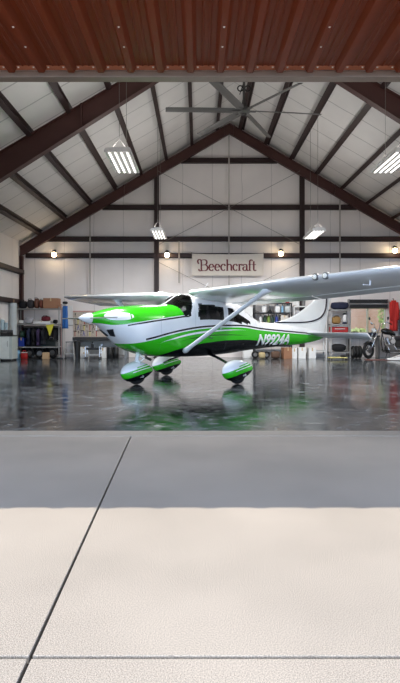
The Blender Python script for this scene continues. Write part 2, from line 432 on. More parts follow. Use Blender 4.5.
# ------------------------------------------------------------------ hanging lights
M_HOUS = mat('white_enamel', (235, 233, 230), .35)
M_TUBE = emit('lamp_tube', (255, 252, 246), 2.0)
M_REFL = mat('lamp_reflector', (150, 148, 146), .4, .2)
def area(name, parent, loc, rot, sx, sy, power, col=(1, .985, .97), spread=180):
    l = bpy.data.lights.new(name, 'AREA'); l.shape = 'RECTANGLE'; l.size = sx; l.size_y = sy; l.energy = power; l.color = col
    l.spread = math.radians(spread)
    o = bpy.data.objects.new(name, l); C.objects.link(o); o.parent = parent; o.location = loc; o.rotation_euler = rot
    return o
LAMP_DOWN, CEILING_FILL = 258, 37
def high_bay(x, y, z, W, L, label, nt_=4):
    t = thing('high_bay_light', label, 'hanging light', (x, y, z), 0, 'high bay lights hung on cables')
    m = MB()
    m.prism([(-W/2, 0), (W/2, 0), (W/2-.03, .06), (-W/2+.03, .06)], lambda a, b: (a, -L/2, b), lambda a, b: (a, L/2, b))
    m.span((-.1, -L/2+.1, .06), (.1, L/2-.1, .1))
    m.span((-W/2, -L/2, -.03), (-W/2+.015, L/2, 0)); m.span((W/2-.015, -L/2, -.03), (W/2, L/2, 0))
    for s in (-1, 1): m.span((-W/2, s*(L/2-.01)-.01, -.03), (W/2, s*(L/2-.01)+.01, 0))
    m.build('housing', M_HOUS, t, bevel=.004)
    pit = (W-.06)/nt_
    for k in range(nt_):
        cx = -W/2+.03+pit*(k+.5)
        rf = MB().prism([(-pit/2, -.028), (-pit/2+.012, -.028), (-.02, -.006), (.02, -.006), (pit/2-.012, -.028), (pit/2, -.028), (pit/2, -.001), (-pit/2, -.001)],
                   lambda a, b: (cx+a, -L/2+.03, b), lambda a, b: (cx+a, L/2-.03, b)).build('reflector', M_REFL, t)
        MB().tube([(cx, -L/2+.05, -.032), (cx, L/2-.05, -.032)], .017, 10).build('lamp_tube', M_TUBE, t, smooth=True)
        area('lamp_glow', t, (cx, 0, -.052), (0, 0, 0), .04, L-.1, LAMP_DOWN/nt_)
    for s in (-1, 1):
        top = roof(x)-z-.15
        MB().tube([(-W*.35, s*L*.36, .06), (0, s*L*.36, .3), (0, s*L*.36, top)], .005, 6).build('hanging_cable', M_WIRE, t)
        MB().tube([(W*.35, s*L*.36, .06), (0, s*L*.36, .3)], .005, 6).build('cable_leg', M_WIRE, t)
    area('ceiling_fill', t, (0, 0, .13), (PI, 0, 0), W*.5, L*.9, CEILING_FILL)  # extra upward light with no tube of its own, added to brighten the ceiling
    return t
high_bay(X_(123, 11.6), 11.6, 4.75, .54, 1.5, 'white four-tube hanging light below the sloping roof, nearer one over the spinner')
high_bay(X_(394, 11.6), 11.6, 4.75, .54, 1.5, 'white four-tube hanging light high above the outer end of the near wing')
high_bay(X_(159, 18.04), 18.04, 4.31, .44, 1.6, 'small white hanging light in front of the wall column beside the banner lamp')
high_bay(X_(314, 18.04), 18.04, 4.31, .44, 1.6, 'small white hanging light over the upright tail fin')

M_BULB = emit('warm_bulb', (255, 226, 178), 14)
M_BLACK = mat('black_metal', (22, 22, 23), .45)
def wall_lamp(px, py, label):
    d = D1-.32; x, z = X_(px, d), Z_(py, d)
    t = thing('wall_lamp', label, 'wall lamp', (x, d, z), 0, 'jar lamps on the wall girt')
    m = MB(); m.tube([(0, .13, .16), (0, .04, .2), (0, 0, .17)], .014, 8); m.box((0, .13, .16), (.1, .02, .1)); m.build('bracket', M_BLACK, t, smooth=False)
    MB().lathe([(.02, .18), (.075, .17), (.085, .12), (.08, .09)], n=16).build('cap', M_BLACK, t, auto=40)
    MB().lathe([(.05, .09), (.085, .06), (.1, 0), (.09, -.06), (.05, -.1), (.01, -.11)], n=16).build('bulb', M_BULB, t, smooth=True)
    l = bpy.data.lights.new('bulb_glow', 'POINT'); l.energy = 14; l.color = (1, .8, .55); l.shadow_soft_size = .12
    o = bpy.data.objects.new('bulb_glow', l); C.objects.link(o); o.parent = t; o.location = (0, -.14, 0)
for px, py, lb in ((54, 254.5, 'round warm jar lamp on the wall girt above the cardboard box'), (167, 255, 'round warm jar lamp on the wall girt between column and banner'),
                   (281, 253.5, 'round warm jar lamp on the wall girt beyond the end of the banner'), (395, 250.5, 'round warm jar lamp on the wall girt above the window')):
    wall_lamp(px, py, lb)

# ------------------------------------------------------------------ banner
bd = D1-.34
bx0, bx1, bz0, bz1 = X_(192, bd), X_(263.5, bd), Z_(275.5, bd), Z_(253.5, bd)
ban = thing('banner', 'cream cloth banner with dark red lettering hung on the girt', 'banner', ((bx0+bx1)/2, bd, bz0))
bw, bh = bx1-bx0, bz1-bz0
m = MB(); N = 36; Mv = 10
def bpt(u, v, dy): return Vector(((u-.5)*bw, dy+.02*math.sin(u*9)*(1-v)-.012*math.sin(u*23+v*5), v*bh-.03*math.sin(PI*u)*v))
for dy in (0, .006):
    vs = [[m.bm.verts.new(bpt(i/N, j/Mv, dy)) for j in range(Mv+1)] for i in range(N+1)]
    for i in range(N):
        for j in range(Mv): m.bm.faces.new((vs[i][j], vs[i+1][j], vs[i+1][j+1], vs[i][j+1]))
m.build('cloth', mat('cream_cloth', (226, 216, 203), .8, 0, .06, 8), ban, smooth=True)
def text_mesh(body, size, shear=0, extrude=.003, bold=0):
    cu = bpy.data.curves.new('lettering', 'FONT'); cu.body = body; cu.size = size; cu.shear = shear; cu.extrude = extrude; cu.offset = bold
    cu.resolution_u = 4
    o = bpy.data.objects.new('lettering_tmp', cu); C.objects.link(o)
    dg = bpy.context.evaluated_depsgraph_get(); dg.update()
    me = bpy.data.meshes.new_from_object(o.evaluated_get(dg)); bpy.data.objects.remove(o)
    b = bmesh.new(); b.from_mesh(me); bmesh.ops.triangulate(b, faces=b.faces); bmesh.ops.subdivide_edges(b, edges=b.edges, cuts=3); b.to_mesh(me); b.free()
    return me
# hand-drawn serif letters as strokes (x right, y up; x-height 1)
def arc(cx, cy, rx, ry, a0, a1, n=14): return [(cx+rx*math.cos(math.radians(a0+(a1-a0)*i/n)), cy+ry*math.sin(math.radians(a0+(a1-a0)*i/n))) for i in range(n+1)]
GL = {
 'B': (1.55, [[(-.1, 1.05)]+arc(.05, 1.42, .28, .28, 200, 60)+[(.32, 1.55), (.36, 1.2), (.36, .1), (.3, -.02), (.15, -.05), (-.05, .05), (-.02, .22)], [(.36, 1.6), (.9, 1.66)]+arc(.9, 1.26, .36, .38, 80, -90), [(.5, .86), (.95, .88)]+arc(.95, .44, .44, .44, 90, -90)+[(.6, .0), (.36, .08)]]),
 'e': (.98, [[(.1, .52), (.82, .56)]+arc(.46, .5, .36, .48, 8, 180)+arc(.46, .5, .38, .5, 180, 315)]),
 'c': (.9, [arc(.46, .5, .38, .48, 48, 312), [(.7, .84), (.74, .74)]]),
 'h': (1.08, [[(.05, 1.62), (.2, 1.66), (.2, .02)], arc(.53, .62, .33, .34, 170, 0)+[(.86, .02), (1.0, .02)], [(.05, .02), (.34, .02)]]),
 'r': (.72, [[(.04, .94), (.2, .96), (.2, .02)], arc(.48, .68, .28, .28, 175, 45), [(.64, .86), (.66, .78)], [(.04, .02), (.38, .02)]]),
 'a': (.95, [arc(.4, .7, .3, .26, 165, 0)+[(.7, .1), (.82, .02), (.92, .08)], arc(.38, .3, .3, .28, 70, 385)]),
 'f': (.66, [[(.22, .02), (.22, 1.3)]+arc(.46, 1.34, .24, .3, 170, 35), [(.02, .94), (.5, .94)], [(.06, .02), (.42, .02)]]),
 't': (.66, [[(.24, 1.4), (.24, .2)]+arc(.44, .2, .2, .2, 180, 320), [(.02, .94), (.56, .94)]]),
}
word = 'Beechcraft'; tw = sum(GL[c][0] for c in word); sc = bw*.80/tw; x0 = -bw*.40
m = MB()
for c in word:
    for st in GL[c][1]:
        pts = [(x0+p[0]*sc, bh*.22+p[1]*sc*1.08) for p in st]
        for (ax, az), (bx, bz) in zip(pts, pts[1:]):
            ln = math.hypot(bx-ax, bz-az)
            if ln < 1e-5: continue
            dx, dz = (bx-ax)/ln, (bz-az)/ln
            wd = .012+.020*abs(dz)
            nx, nz = -dz*wd, dx*wd; ex, ez = dx*.008, dz*.008
            Q = [(ax-ex+nx, az-ez+nz), (bx+ex+nx, bz+ez+nz), (bx+ex-nx, bz+ez-nz), (ax-ex-nx, az-ez-nz)]
            def fy(a, b, d): 
                p = bpt(a/bw+.5, b/bh, d); return (a, p.y, b)
            m.prism(Q, lambda a, b: fy(a, b, -.005), lambda a, b: fy(a, b, -.012))
    x0 += GL[c][0]*sc
m.build('lettering', mat('dark_red_ink', (112, 44, 48), .7), ban)
for s in (-1, 1): MB().tube([(s*bw*.49, 0, bh-.03), (s*(bw*.49+.05), .1, bh+.06)], .008, 6).build('corner_cord', M_WIRE, ban)

# ------------------------------------------------------------------ window in the back wall, blinds, outdoors
wn = bpy.data.objects.new('window_1', None); C.objects.link(wn); wn['kind'] = 'structure'; wn.location = ((WX0+WX1)/2, D1, WZ0)
tag(wn, 'two-pane window in the back wall', 'window')
ww, wh = WX1-WX0, WZ1-WZ0
m = MB(); fy0, fy1 = .02, .12
for a, b in (((-ww/2, 0), (ww/2, .05)), ((-ww/2, wh-.05), (ww/2, wh)), ((-ww/2, 0), (-ww/2+.05, wh)), ((ww/2-.05, 0), (ww/2, wh)), ((-.03, 0), (.03, wh))):
    m.span((a[0], fy0, a[1]), (b[0], fy1, b[1]))
m.build('window_frame', mat('window_frame_tan', (196, 190, 160), .5), wn)
GLS = glass('clear_window_glass', (.95, .97, .95), .97)
for s in (-1, 1): MB().box((s*ww/4, .07, wh/2), (ww/2-.06, .006, wh-.1)).build('pane', GLS, wn)
M_BLIND = mat('black_blind', (26, 24, 24), .5)
for py0, py1, dd, nm, lb in ((299.5, 303, .17, 'blind_cassette', 'black blind cassette along the top above the window, upper one'), (304.5, 308, .12, 'blind_cassette', 'black rolled blind just over the window panes, lower one')):
    d = D1-dd; xa, xb = X_(349, d), X_(387.5, d)
    t = thing(nm, lb, 'window blind', ((xa+xb)/2, d, Z_(py1, d)), 0)
    h = Z_(py0, d)-Z_(py1, d)
    MB().box((0, 0, h/2), (xb-xa, .1, h)).build('cassette', M_BLIND, t, bevel=.015)
    for s in (-1, 1): MB().span((s*(xb-xa)/2-.02, -.05, -.01), (s*(xb-xa)/2+.02, dd-.003, h+.01)).build('end_bracket', mat('grey_metal', (120, 118, 116), .4, .5), t)
# brick house and trees behind the building
def brick_mat():
    m = bpy.data.materials.new('pink_brick'); m.use_nodes = True; nt = m.node_tree; b = nt.nodes['Principled BSDF']
    tc = nd(nt, 'ShaderNodeTexCoord'); sp = nd(nt, 'ShaderNodeSeparateXYZ'); cb = nd(nt, 'ShaderNodeCombineXYZ')
    nt.links.new(tc.outputs['Object'], sp.inputs[0]); nt.links.new(sp.outputs[0], cb.inputs[0]); nt.links.new(sp.outputs[2], cb.inputs[1])
    br = nd(nt, 'ShaderNodeTexBrick'); nt.links.new(cb.outputs[0], br.inputs['Vector'])
    br.inputs['Color1'].default_value = lin((240, 186, 168)); br.inputs['Color2'].default_value = lin((228, 166, 148)); br.inputs['Mortar'].default_value = lin((225, 210, 195))
    br.inputs['Scale'].default_value = 4; nt.links.new(br.outputs['Color'], b.inputs['Base Color'])
    return m
bh_ = thing('brick_house', 'pink brick house wall seen through the window', 'house', (9.4, 31, 0))
MB().span((-2.5, 0, -.1), (1.75, 4, 4.2)).build('house_wall', brick_mat(), bh_)
MB().prism([(-2.9, 4.2), (2.1, 4.2), (-.4, 5.8)], lambda x, z: (x, -.3, z), lambda x, z: (x, 4.3, z)).build('roof', mat('grey_shingle', (110, 104, 100), .8), bh_)
def leaf_mat(name, a, b):
    m = bpy.data.materials.new(name); m.use_nodes = True; nt = m.node_tree; p = nt.nodes['Principled BSDF']
    oi = nd(nt, 'ShaderNodeTexNoise'); oi.inputs['Scale'].default_value = 3.0
    tc = nd(nt, 'ShaderNodeTexCoord'); nt.links.new(tc.outputs['Object'], oi.inputs['Vector'])
    nt.links.new(mixc(nt, oi.outputs['Fac'], lin(a), lin(b)), p.inputs['Base Color']); p.inputs['Roughness'].default_value = .6
    return m
M_LEAF = leaf_mat('leaf_green', (110, 140, 60), (226, 236, 160)); M_LEAF2 = leaf_mat('leaf_pale', (160, 178, 100), (236, 238, 180))
def bush(name, label, x, y, h, r, n, m_, seed, cat='tree'):
    rnd = random.Random(seed); t = thing(name, label, cat, (x, y, -.05))
    mb = MB()
    for i in range(n):
        while True:
            q = Vector((rnd.uniform(-1, 1), rnd.uniform(-1, 1), rnd.uniform(-1, 1)))
            if .25 < q.length < 1: break
        c = Vector((q.x*r, q.y*r, h*.55+q.z*h*.45)); s = rnd.uniform(.06, .13)
        a = Vector((rnd.gauss(0, 1), rnd.gauss(0, 1), rnd.gauss(0, 1))).normalized(); b_ = a.orthogonal().normalized(); cc = a.cross(b_)
        vs = [mb.bm.verts.new(c+v) for v in (b_*s, cc*s*.5, -b_*s, -cc*s*.5)]
        mb.bm.faces.new(vs)
    me = bpy.data.meshes.new('foliage'); mb.bm.to_mesh(me); mb.bm.free(); me.materials.append(m_)
    o = bpy.data.objects.new('foliage', me); C.objects.link(o); o.parent = t
    k = MB()
    for i in range(5):
        a = i*1.26; k.tube([(0, 0, 0), (.1*math.cos(a), .1*math.sin(a), h*.3), (r*.5*math.cos(a), r*.5*math.sin(a), h*.75)], [.06, .045, .015], 6)
    k.build('trunk', mat('bark', (84, 68, 52), .9), t)
bush('leafy_tree', 'sunlit leafy green tree outside the window pane by the motorcycle', 10.9, 28.6, 3.6, 1.45, 4200, M_LEAF, 3)
bush('garden_shrub', 'low pale shrub below the brick wall outside the window', 8.3, 28.4, 1.25, .65, 900, M_LEAF2, 5, 'shrub')
bush('tall_tree', 'tall pale green tree standing behind the brick house', 14.5, 36, 7.5, 3.2, 2600, M_LEAF2, 8)

# ------------------------------------------------------------------ airplane
# local frame: x runs aft from the main wheels, y towards the far (right) wing, z up.  a = distance aft of the spinner tip, l = towards the near wing
TH = math.radians(41.75)
plane = thing('airplane', 'white and green high-wing airplane parked on the polished hangar floor', 'airplane', (-.087, 12.79, 0), TH)
def A(a, l, z): return Vector((a-2.94, -l, z))

def interp(tab, a):
    if a <= tab[0][0]: return tab[0][1]
    for i in range(len(tab)-1):
        (x0, y0), (x1, y1) = tab[i], tab[i+1]
        if a <= x1:
            m0 = (y1-tab[i-1][1])/(x1-tab[i-1][0]) if i > 0 else (y1-y0)/(x1-x0)
            m1 = (tab[i+2][1]-y0)/(tab[i+2][0]-x0) if i+2 < len(tab) else (y1-y0)/(x1-x0)
            h = x1-x0; t = (a-x0)/h
            s = (y1-y0)/h
            if s == 0: m0 = m1 = 0
            else:
                m0 = 0 if m0*s < 0 else (min(abs(m0), 3*abs(s))*math.copysign(1, s)); m1 = 0 if m1*s < 0 else (min(abs(m1), 3*abs(s))*math.copysign(1, s))
            return (2*t**3-3*t**2+1)*y0+(t**3-2*t**2+t)*h*m0+(-2*t**3+3*t**2)*y1+(t**3-t**2)*h*m1
    return tab[-1][1]
SA = [.15, .2, .35, .6, .8, 1.0, 1.5, 1.95, 2.46, 3.0, 3.7, 4.05, 4.4, 4.95, 5.4, 6.0, 7.0, 7.8, 8.02]
HW = list(zip(SA, [.11, .13, .21, .36, .46, .515, .55, .56, .57, .57, .54, .51, .47, .40, .34, .27, .17, .08, .04]))
ZB = list(zip(SA, [1.32, 1.305, 1.245, 1.055, .89, .765, .615, .575, .555, .55, .58, .60, .63, .66, .685, .71, .76, .86, .92]))
ZT = list(zip(SA, [1.50, 1.515, 1.565, 1.625, 1.655, 1.675, 1.705, 1.725, 1.985, 2.0, 1.97, 1.86, 1.67, 1.40, 1.355, 1.32, 1.24, 1.13, 1.08]))
ZM = list(zip(SA, [1.40, 1.40, 1.37, 1.30, 1.25, 1.22, 1.2, 1.2, 1.22, 1.22, 1.18, 1.15, 1.12, 1.07, 1.05, 1.03, 1.0, .99, 1.0]))
NU = list(zip(SA, [2.0, 2.0, 2.2, 2.4, 2.5, 2.5, 2.5, 2.5, 3.0, 3.2, 3.1, 2.8, 2.4, 2.2, 2.1, 2.1, 2.1, 2.1, 2.1]))
NLT = list(zip(SA, [2.0, 2.0, 2.1, 2.3, 2.5, 2.8, 3.3, 3.3, 3.3, 3.3, 3.3, 3.1, 2.9, 2.6, 2.4, 2.3, 2.2, 2.1, 2.1]))
def half_width(a, z):
    hw, zb, zt, zm, nu = (interp(t, a) for t in (HW, ZB, ZT, ZM, NU))
    if z >= zm: q = (z-zm)/(zt-zm); n = nu
    else: q = (zm-z)/(zm-zb); n = interp(NLT, a)
    return hw*max(0, 1-min(1, q)**n)**(1/n)
NK = 48
def ring(a, dr=0):
    hw, zb, zt, zm, nu = (interp(t, a) for t in (HW, ZB, ZT, ZM, NU))
    R = []; nlo = interp(NLT, a)
    for k in range(NK*2):
        ph = 2*PI*(k+.5)/(NK*2); cs, sn = math.cos(ph), math.sin(ph)
        n = nu if sn > 0 else nlo
        e = lambda v: math.copysign(abs(v)**(2/n), v)
        R.append(A(a, (hw+dr)*e(cs), zm+((zt-zm) if sn > 0 else (zm-zb))*e(sn)))
    return R
stations = [.15, .165, .18, .2, .23, .27, .31]+[.35+.05*i for i in range(28)]+[1.75+.022*i for i in range(int((5-1.75)/.022))]+[5.0+.1*i for i in range(30)]+[7.98, 8.02]
def zone(a, l, z):
    """which skin panel a point of the cabin belongs to"""
    al = abs(l); zz = z+.075*(a-2.5)
    if 1.8 < a < 2.75 and z > 1.475:
        base = 1.98+.16*(al/.52)**2
        edge = 2.33+(z-1.48)*.34
        if a > base and a < min(edge, 2.47) and (al > .5*interp(HW, a) or a < 2.44):
            return 'windshield'
    if al > .3:
        if 2.52+(z-1.42)*.22 < a < 3.36 and 1.43 < zz < 1.768: return 'door_window' if l > 0 else 'far_door_window'
        if 3.50 < a < 4.34 and 1.44 < zz < min(1.765, 1.765-(a-3.62)*.36): return 'rear_side_window' if l > 0 else 'far_rear_window'
    if 3.95 < a < 4.55 and .02 < al < .33 and z > interp(ZT, a)-.16: return 'back_window'
    return None
groups = {}
bmv = [ring(a) for a in stations]
def add_face(key, pts): groups.setdefault(key, []).append(pts)
for i in range(len(stations)-1):
    for k in range(NK*2):
        q = [(i, k), (i, (k+1) % (NK*2)), (i+1, (k+1) % (NK*2)), (i+1, k)]
        c = sum((bmv[a][b] for a, b in q), Vector())/4
        add_face(zone(c.x+2.94, -c.y, c.z), q)
def skin(keys, name, m_, parent, cap=False):
    bm = bmesh.new(); idx = {}
    def v(q):
        if q not in idx: idx[q] = bm.verts.new(bmv[q[0]][q[1]])
        return idx[q]
    for key in keys:
        for q in groups.get(key, []): bm.faces.new([v(x) for x in q])
    if cap:
        bm.faces.new([v((0, k)) for k in range(NK*2)][::-1]); bm.faces.new([v((len(stations)-1, k)) for k in range(NK*2)])
    bmesh.ops.recalc_face_normals(bm, faces=bm.faces)
    me = bpy.data.meshes.new(name); bm.to_mesh(me); bm.free(); me.materials.append(m_)
    for p in me.polygons: p.use_smooth = True
    if cap: me.set_sharp_from_angle(angle=math.radians(45))
    o = bpy.data.objects.new(name, me); C.objects.link(o); o.parent = parent
    return o

GREEN, WHITE, BLACK = lin((52, 190, 22)), lin((246, 247, 248)), lin((14, 15, 18))
def paint_base(name):
    m = bpy.data.materials.new(name); m.use_nodes = True; nt = m.node_tree; b = nt.nodes['Principled BSDF']
    b.inputs['Roughness'].default_value = .22; b.inputs['Coat Weight'].default_value = .25; b.inputs['Coat Roughness'].default_value = .04
    tc = nd(nt, 'ShaderNodeTexCoord'); sp = nd(nt, 'ShaderNodeSeparateXYZ'); nt.links.new(tc.outputs['Object'], sp.inputs[0])
    a = math_(nt, 'ADD', sp.outputs[0], 2.94)
    return m, nt, b, a, sp.outputs[2], sp.outputs[1]
def gt(nt, x, y): return math_(nt, 'GREATER_THAN', x, y)
def lt(nt, x, y): return math_(nt, 'LESS_THAN', x, y)
def both(nt, *v):
    r = v[0]
    for q in v[1:]: r = math_(nt, 'MULTIPLY', r, q)
    return r
def fuselage_paint():
    m, nt, b, a, z, y = paint_base('airplane_paint')
    cu = lambda pts: curve_of(nt, a, pts, 0, 8.5, 2.5)
    sub = lambda p, q: math_(nt, 'SUBTRACT', p, q)
    top = cu([(0, 1.28), (.15, 1.31), (.28, 1.305), (.5, 1.275), (.98, 1.335), (1.44, 1.40), (1.92, 1.46), (2.2, 1.495), (2.45, 1.50), (8.5, 1.5)])
    lo = cu([(0, .78), (.54, .86), (.88, .89), (1.25, .95), (1.75, 1.06), (2.5, 1.175), (3.2, 1.22), (3.84, 1.225), (4.8, 1.15), (6.2, 1.065), (7.7, .985), (8.5, .95)])
    bl = cu([(0, .2), (1.3, .45), (1.65, .63), (2.17, .78), (3.07, .90), (3.96, .925), (4.8, .885), (5.97, .77), (6.8, .70), (7.3, .6), (8.5, .4)])
    col = WHITE
    d = sub(z, top)
    front = lt(nt, a, 2.28)
    col = mixc(nt, both(nt, gt(nt, d, 0), front), col, GREEN)
    col = mixc(nt, both(nt, gt(nt, d, -.048), lt(nt, d, -.016), front, gt(nt, a, .75)), col, BLACK)
    e = sub(z, lo)
    col = mixc(nt, both(nt, gt(nt, e, .026), lt(nt, e, .064), gt(nt, a, 1.15)), col, BLACK)
    col = mixc(nt, lt(nt, e, 0), col, GREEN)
    # white flashes inside the green
    s1 = cu([(0, 1), (1.2, .84), (1.7, .95), (2.4, 1.085), (3.2, 1.15), (3.9, 1.165), (4.8, 1.1), (8.5, 1)])
    f = math_(nt, 'ABSOLUTE', sub(z, s1))
    wdt = cu([(0, 0), (1.45, 0), (2.0, .018), (2.6, .022), (3.4, .012), (4.3, 0), (8.5, 0)])
    col = mixc(nt, lt(nt, f, wdt), col, WHITE)
    s2 = cu([(0, .7), (1.2, .74), (1.7, .85), (2.4, .985), (3.2, 1.05), (4.2, 1.03), (5.2, .97), (8.5, .9)])
    f2 = math_(nt, 'ABSOLUTE', sub(z, s2)); w2 = cu([(0, 0), (1.9, 0), (2.5, .008), (3.5, .008), (4.4, 0), (8.5, 0)])
    col = mixc(nt, lt(nt, f2, w2), col, BLACK)
    g = sub(z, bl)
    col = mixc(nt, lt(nt, g, 0), col, BLACK)
    # white oval cheek on the nose
    u = math_(nt, 'DIVIDE', sub(a, .615), .27); v = math_(nt, 'DIVIDE', sub(sub(z, 1.45), math_(nt, 'MULTIPLY', sub(a, .615), .01)), .08)
    r2 = math_(nt, 'ADD', math_(nt, 'POWER', math_(nt, 'ABSOLUTE', u), 2.6), math_(nt, 'POWER', math_(nt, 'ABSOLUTE', v), 2.2))
    col = mixc(nt, lt(nt, r2, 1), col, WHITE)
    r3 = math_(nt, 'ABSOLUTE', sub(a, .835)); col = mixc(nt, both(nt, lt(nt, r3, .012), lt(nt, math_(nt, 'ABSOLUTE', v), .8)), col, GREEN)
    # panel joints
    for ja in (1.52, 2.46, 3.43, 4.6, 6.3):
        q = lt(nt, math_(nt, 'ABSOLUTE', sub(a, ja)), .004)
        col = mixc(nt, math_(nt, 'MULTIPLY', q, .35), col, lin((90, 94, 98)))
    # cabin lining on the inner face
    gm = nd(nt, 'ShaderNodeNewGeometry')
    col = mixc(nt, gm.outputs['Backfacing'], col, lin((70, 72, 76)))
    nt.links.new(col, b.inputs['Base Color'])
    return m
M_PAINT = fuselage_paint()
fus = skin([None], 'fuselage', M_PAINT, plane, cap=True)
M_COCK = glass('tinted_cabin_glass', (.72, .75, .78), .85)
for k in ('windshield', 'door_window', 'rear_side_window', 'far_door_window', 'far_rear_window', 'back_window'):
    skin([k], k.replace('far_', ''), M_COCK, plane)
M_PW = mat('gloss_white_paint', (246, 247, 248), .22, 0, .02, 3, coat=.6)
M_PG = mat('gloss_green_paint', (52, 190, 22), .22, 0, .03, 3, coat=.6)
M_PB = mat('gloss_black_paint', (14, 15, 18), .25, 0, .05, 3, coat=.5)
M_RUB = mat('black_rubber', (26, 26, 27), .75, 0, .15, 12)
# windshield centre bar, door seams, handle
def on_side(a, z, off=.006): return A(a, half_width(a, z)+off, z)
m = MB(); m.tube([A(1.98+.022*i, 0, interp(ZT, 1.98+.022*i)+.002) for i in range(22)], .014, 8); m.build('windshield_bar', M_PW, plane, smooth=True)
def strip(name, pts, r, m_):
    return MB().tube([on_side(a, z) for a, z in pts], r, 6).build(name, m_, plane, smooth=True)
strip('door_handle', [(3.2, 1.19), (3.33, 1.185)], .012, mat('chrome', (220, 222, 225), .12, 1))
# cabin inside: panel, seats, yokes
M_SEAT = mat('dark_grey_leather', (46, 46, 50), .6, 0, .15, 14); M_PANEL = mat('instrument_black', (18, 18, 20), .5)
m = MB(); m.box(A(2.14, 0, 1.33), (.10, .98, .34)); m.build('instrument_panel', M_PANEL, plane, bevel=.02)
MB().box(A(2.9, 0, .83), (2.4, .95, .03)).build('cabin_floor', M_PANEL, plane)
def cabin_seat(a, l):
    s = MB(); s.soft(A(a, l, 1.06), (.46, .44, .16), 4, .02); o = s.build('seat', M_SEAT, plane, smooth=True)
    b = MB(); b.soft(A(a+.24, l, 1.36), (.14, .42, .56), 4, .02); b.build('seat_back', M_SEAT, o, smooth=True)
    h = MB(); h.soft(A(a+.28, l, 1.69), (.09, .24, .14), 3.5, .02); h.build('headrest', M_SEAT, o, smooth=True)
    MB().box(A(a, l, .93), (.36, .34, .14)).build('seat_base', M_PANEL, o, bevel=.01)
for a, l in ((2.72, .25), (2.72, -.25), (3.5, .24), (3.5, -.24)): cabin_seat(a, l)
for l in (.25, -.25):
    MB().torus(A(2.36, l, 1.38), .1, .014, 'X', 18, 6).tube([A(2.19, l, 1.38), A(2.36, l, 1.38)], .014, 6).build('control_yoke', M_PANEL, plane, smooth=True)
# nose: spinner, propeller, intake, exhaust
MB().lathe([(.095, .16), (.108, .145), (.108, .12), (.092, .05), (.063, -.03), (.033, -.088), (.012, -.118), (0, -.12)][::-1], (0, 0, 0), 28, 'X').build('spinner', M_PW, plane, auto=50, xf=Matrix.Translation(A(0, 0, 1.41)))
for s in (-1, 1):
    m = MB(); rings = []
    for r, ch, pit in ((.14, .07, 80), (.3, .11, 84), (.6, .13, 86), (.85, .115, 87), (1.0, .08, 88), (1.04, .04, 88)):
        R = []; pr = math.radians(pit)
        for k in range(12):
            q = 2*PI*k/12; u = ch/2*math.cos(q); t = .011*math.sin(q)
            R.append(A(.09+u*math.sin(pr)-t*math.cos(pr)*s, s*r, 1.41-.02*0+s*u*math.cos(pr)+t*math.sin(pr)))
        rings.append(R)
    m.loft(rings); m.build('propeller_blade', mat('blade_grey', (150, 158, 150), .35, .3), plane, auto=50)
for s in (1, -1):
    P = [(.46, .115, 1.18), (.515, .25, 1.19), (.635, .15, 1.045), (.60, .035, 1.06)]
    MB().loft([[A(a+.05, s*l, z+.03) for a, l, z in P], [A(a-.018, s*(l+.012), z-.012) for a, l, z in P]]).build('air_intake', mat('intake_black', (22, 24, 28), .6), plane)
m = MB(); m.tube([A(1.35, .2, .72), A(1.38, .2, .58), A(1.5, .2, .53)], .03, 10); m.build('exhaust_pipe', mat('exhaust_steel', (90, 84, 78), .4, .8), plane, smooth=True)
MB().tube([on_side(2.86, 1.0, 0), on_side(2.9, .98, .08)], .012, 6).build('entry_step', M_PB, plane)

# wings
LEa = [(.4, 2.5), (.52, 2.36), (.64, 2.2), (2.8, 2.2), (5.3, 2.36), (5.48, 2.55)]
LEz = [(.2, 1.965), (2.8, 2.055), (5.3, 2.145), (5.48, 2.15)]
TEa = [(.2, 3.86), (2.8, 3.84), (5.3, 3.52), (5.48, 3.4)]
TEz = [(.2, 1.755), (2.8, 1.83), (5.3, 1.93), (5.48, 1.95)]
def lini(t, x):
    for (x0, y0), (x1, y1) in zip(t, t[1:]):
        if x <= x1: return y0+(y1-y0)*(x-x0)/(x1-x0)
    return t[-1][1]
AF = [0, .006, .02, .05, .1, .18, .28, .4, .55, .7, .755]
def thick(x): return 5*.125*(.2969*math.sqrt(x)-.126*x-.3516*x*x+.2843*x**3-.1015*x**4)
def camber(x): return .02*(1-((x-.4)/.6)**2) if x > .4 else .02*(1-((x-.4)/.4)**2)
def wing_ring(l, s, xs, k=1.0, droop=0):
    l0 = abs(l); la, lz, ta, tz = (lini(t, l0) for t in (LEa, LEz, TEa, TEz)); c = ta-la
    pt = lambda x, sg: A(la+c*x, s*l0, lz+(tz-lz)*x+c*(camber(x)+sg*thick(x)*k)-droop*max(0, (x-.762)/.238))
    return [pt(x, 1) for x in xs[::-1]]+[pt(x, -1) for x in xs[1:] if True]
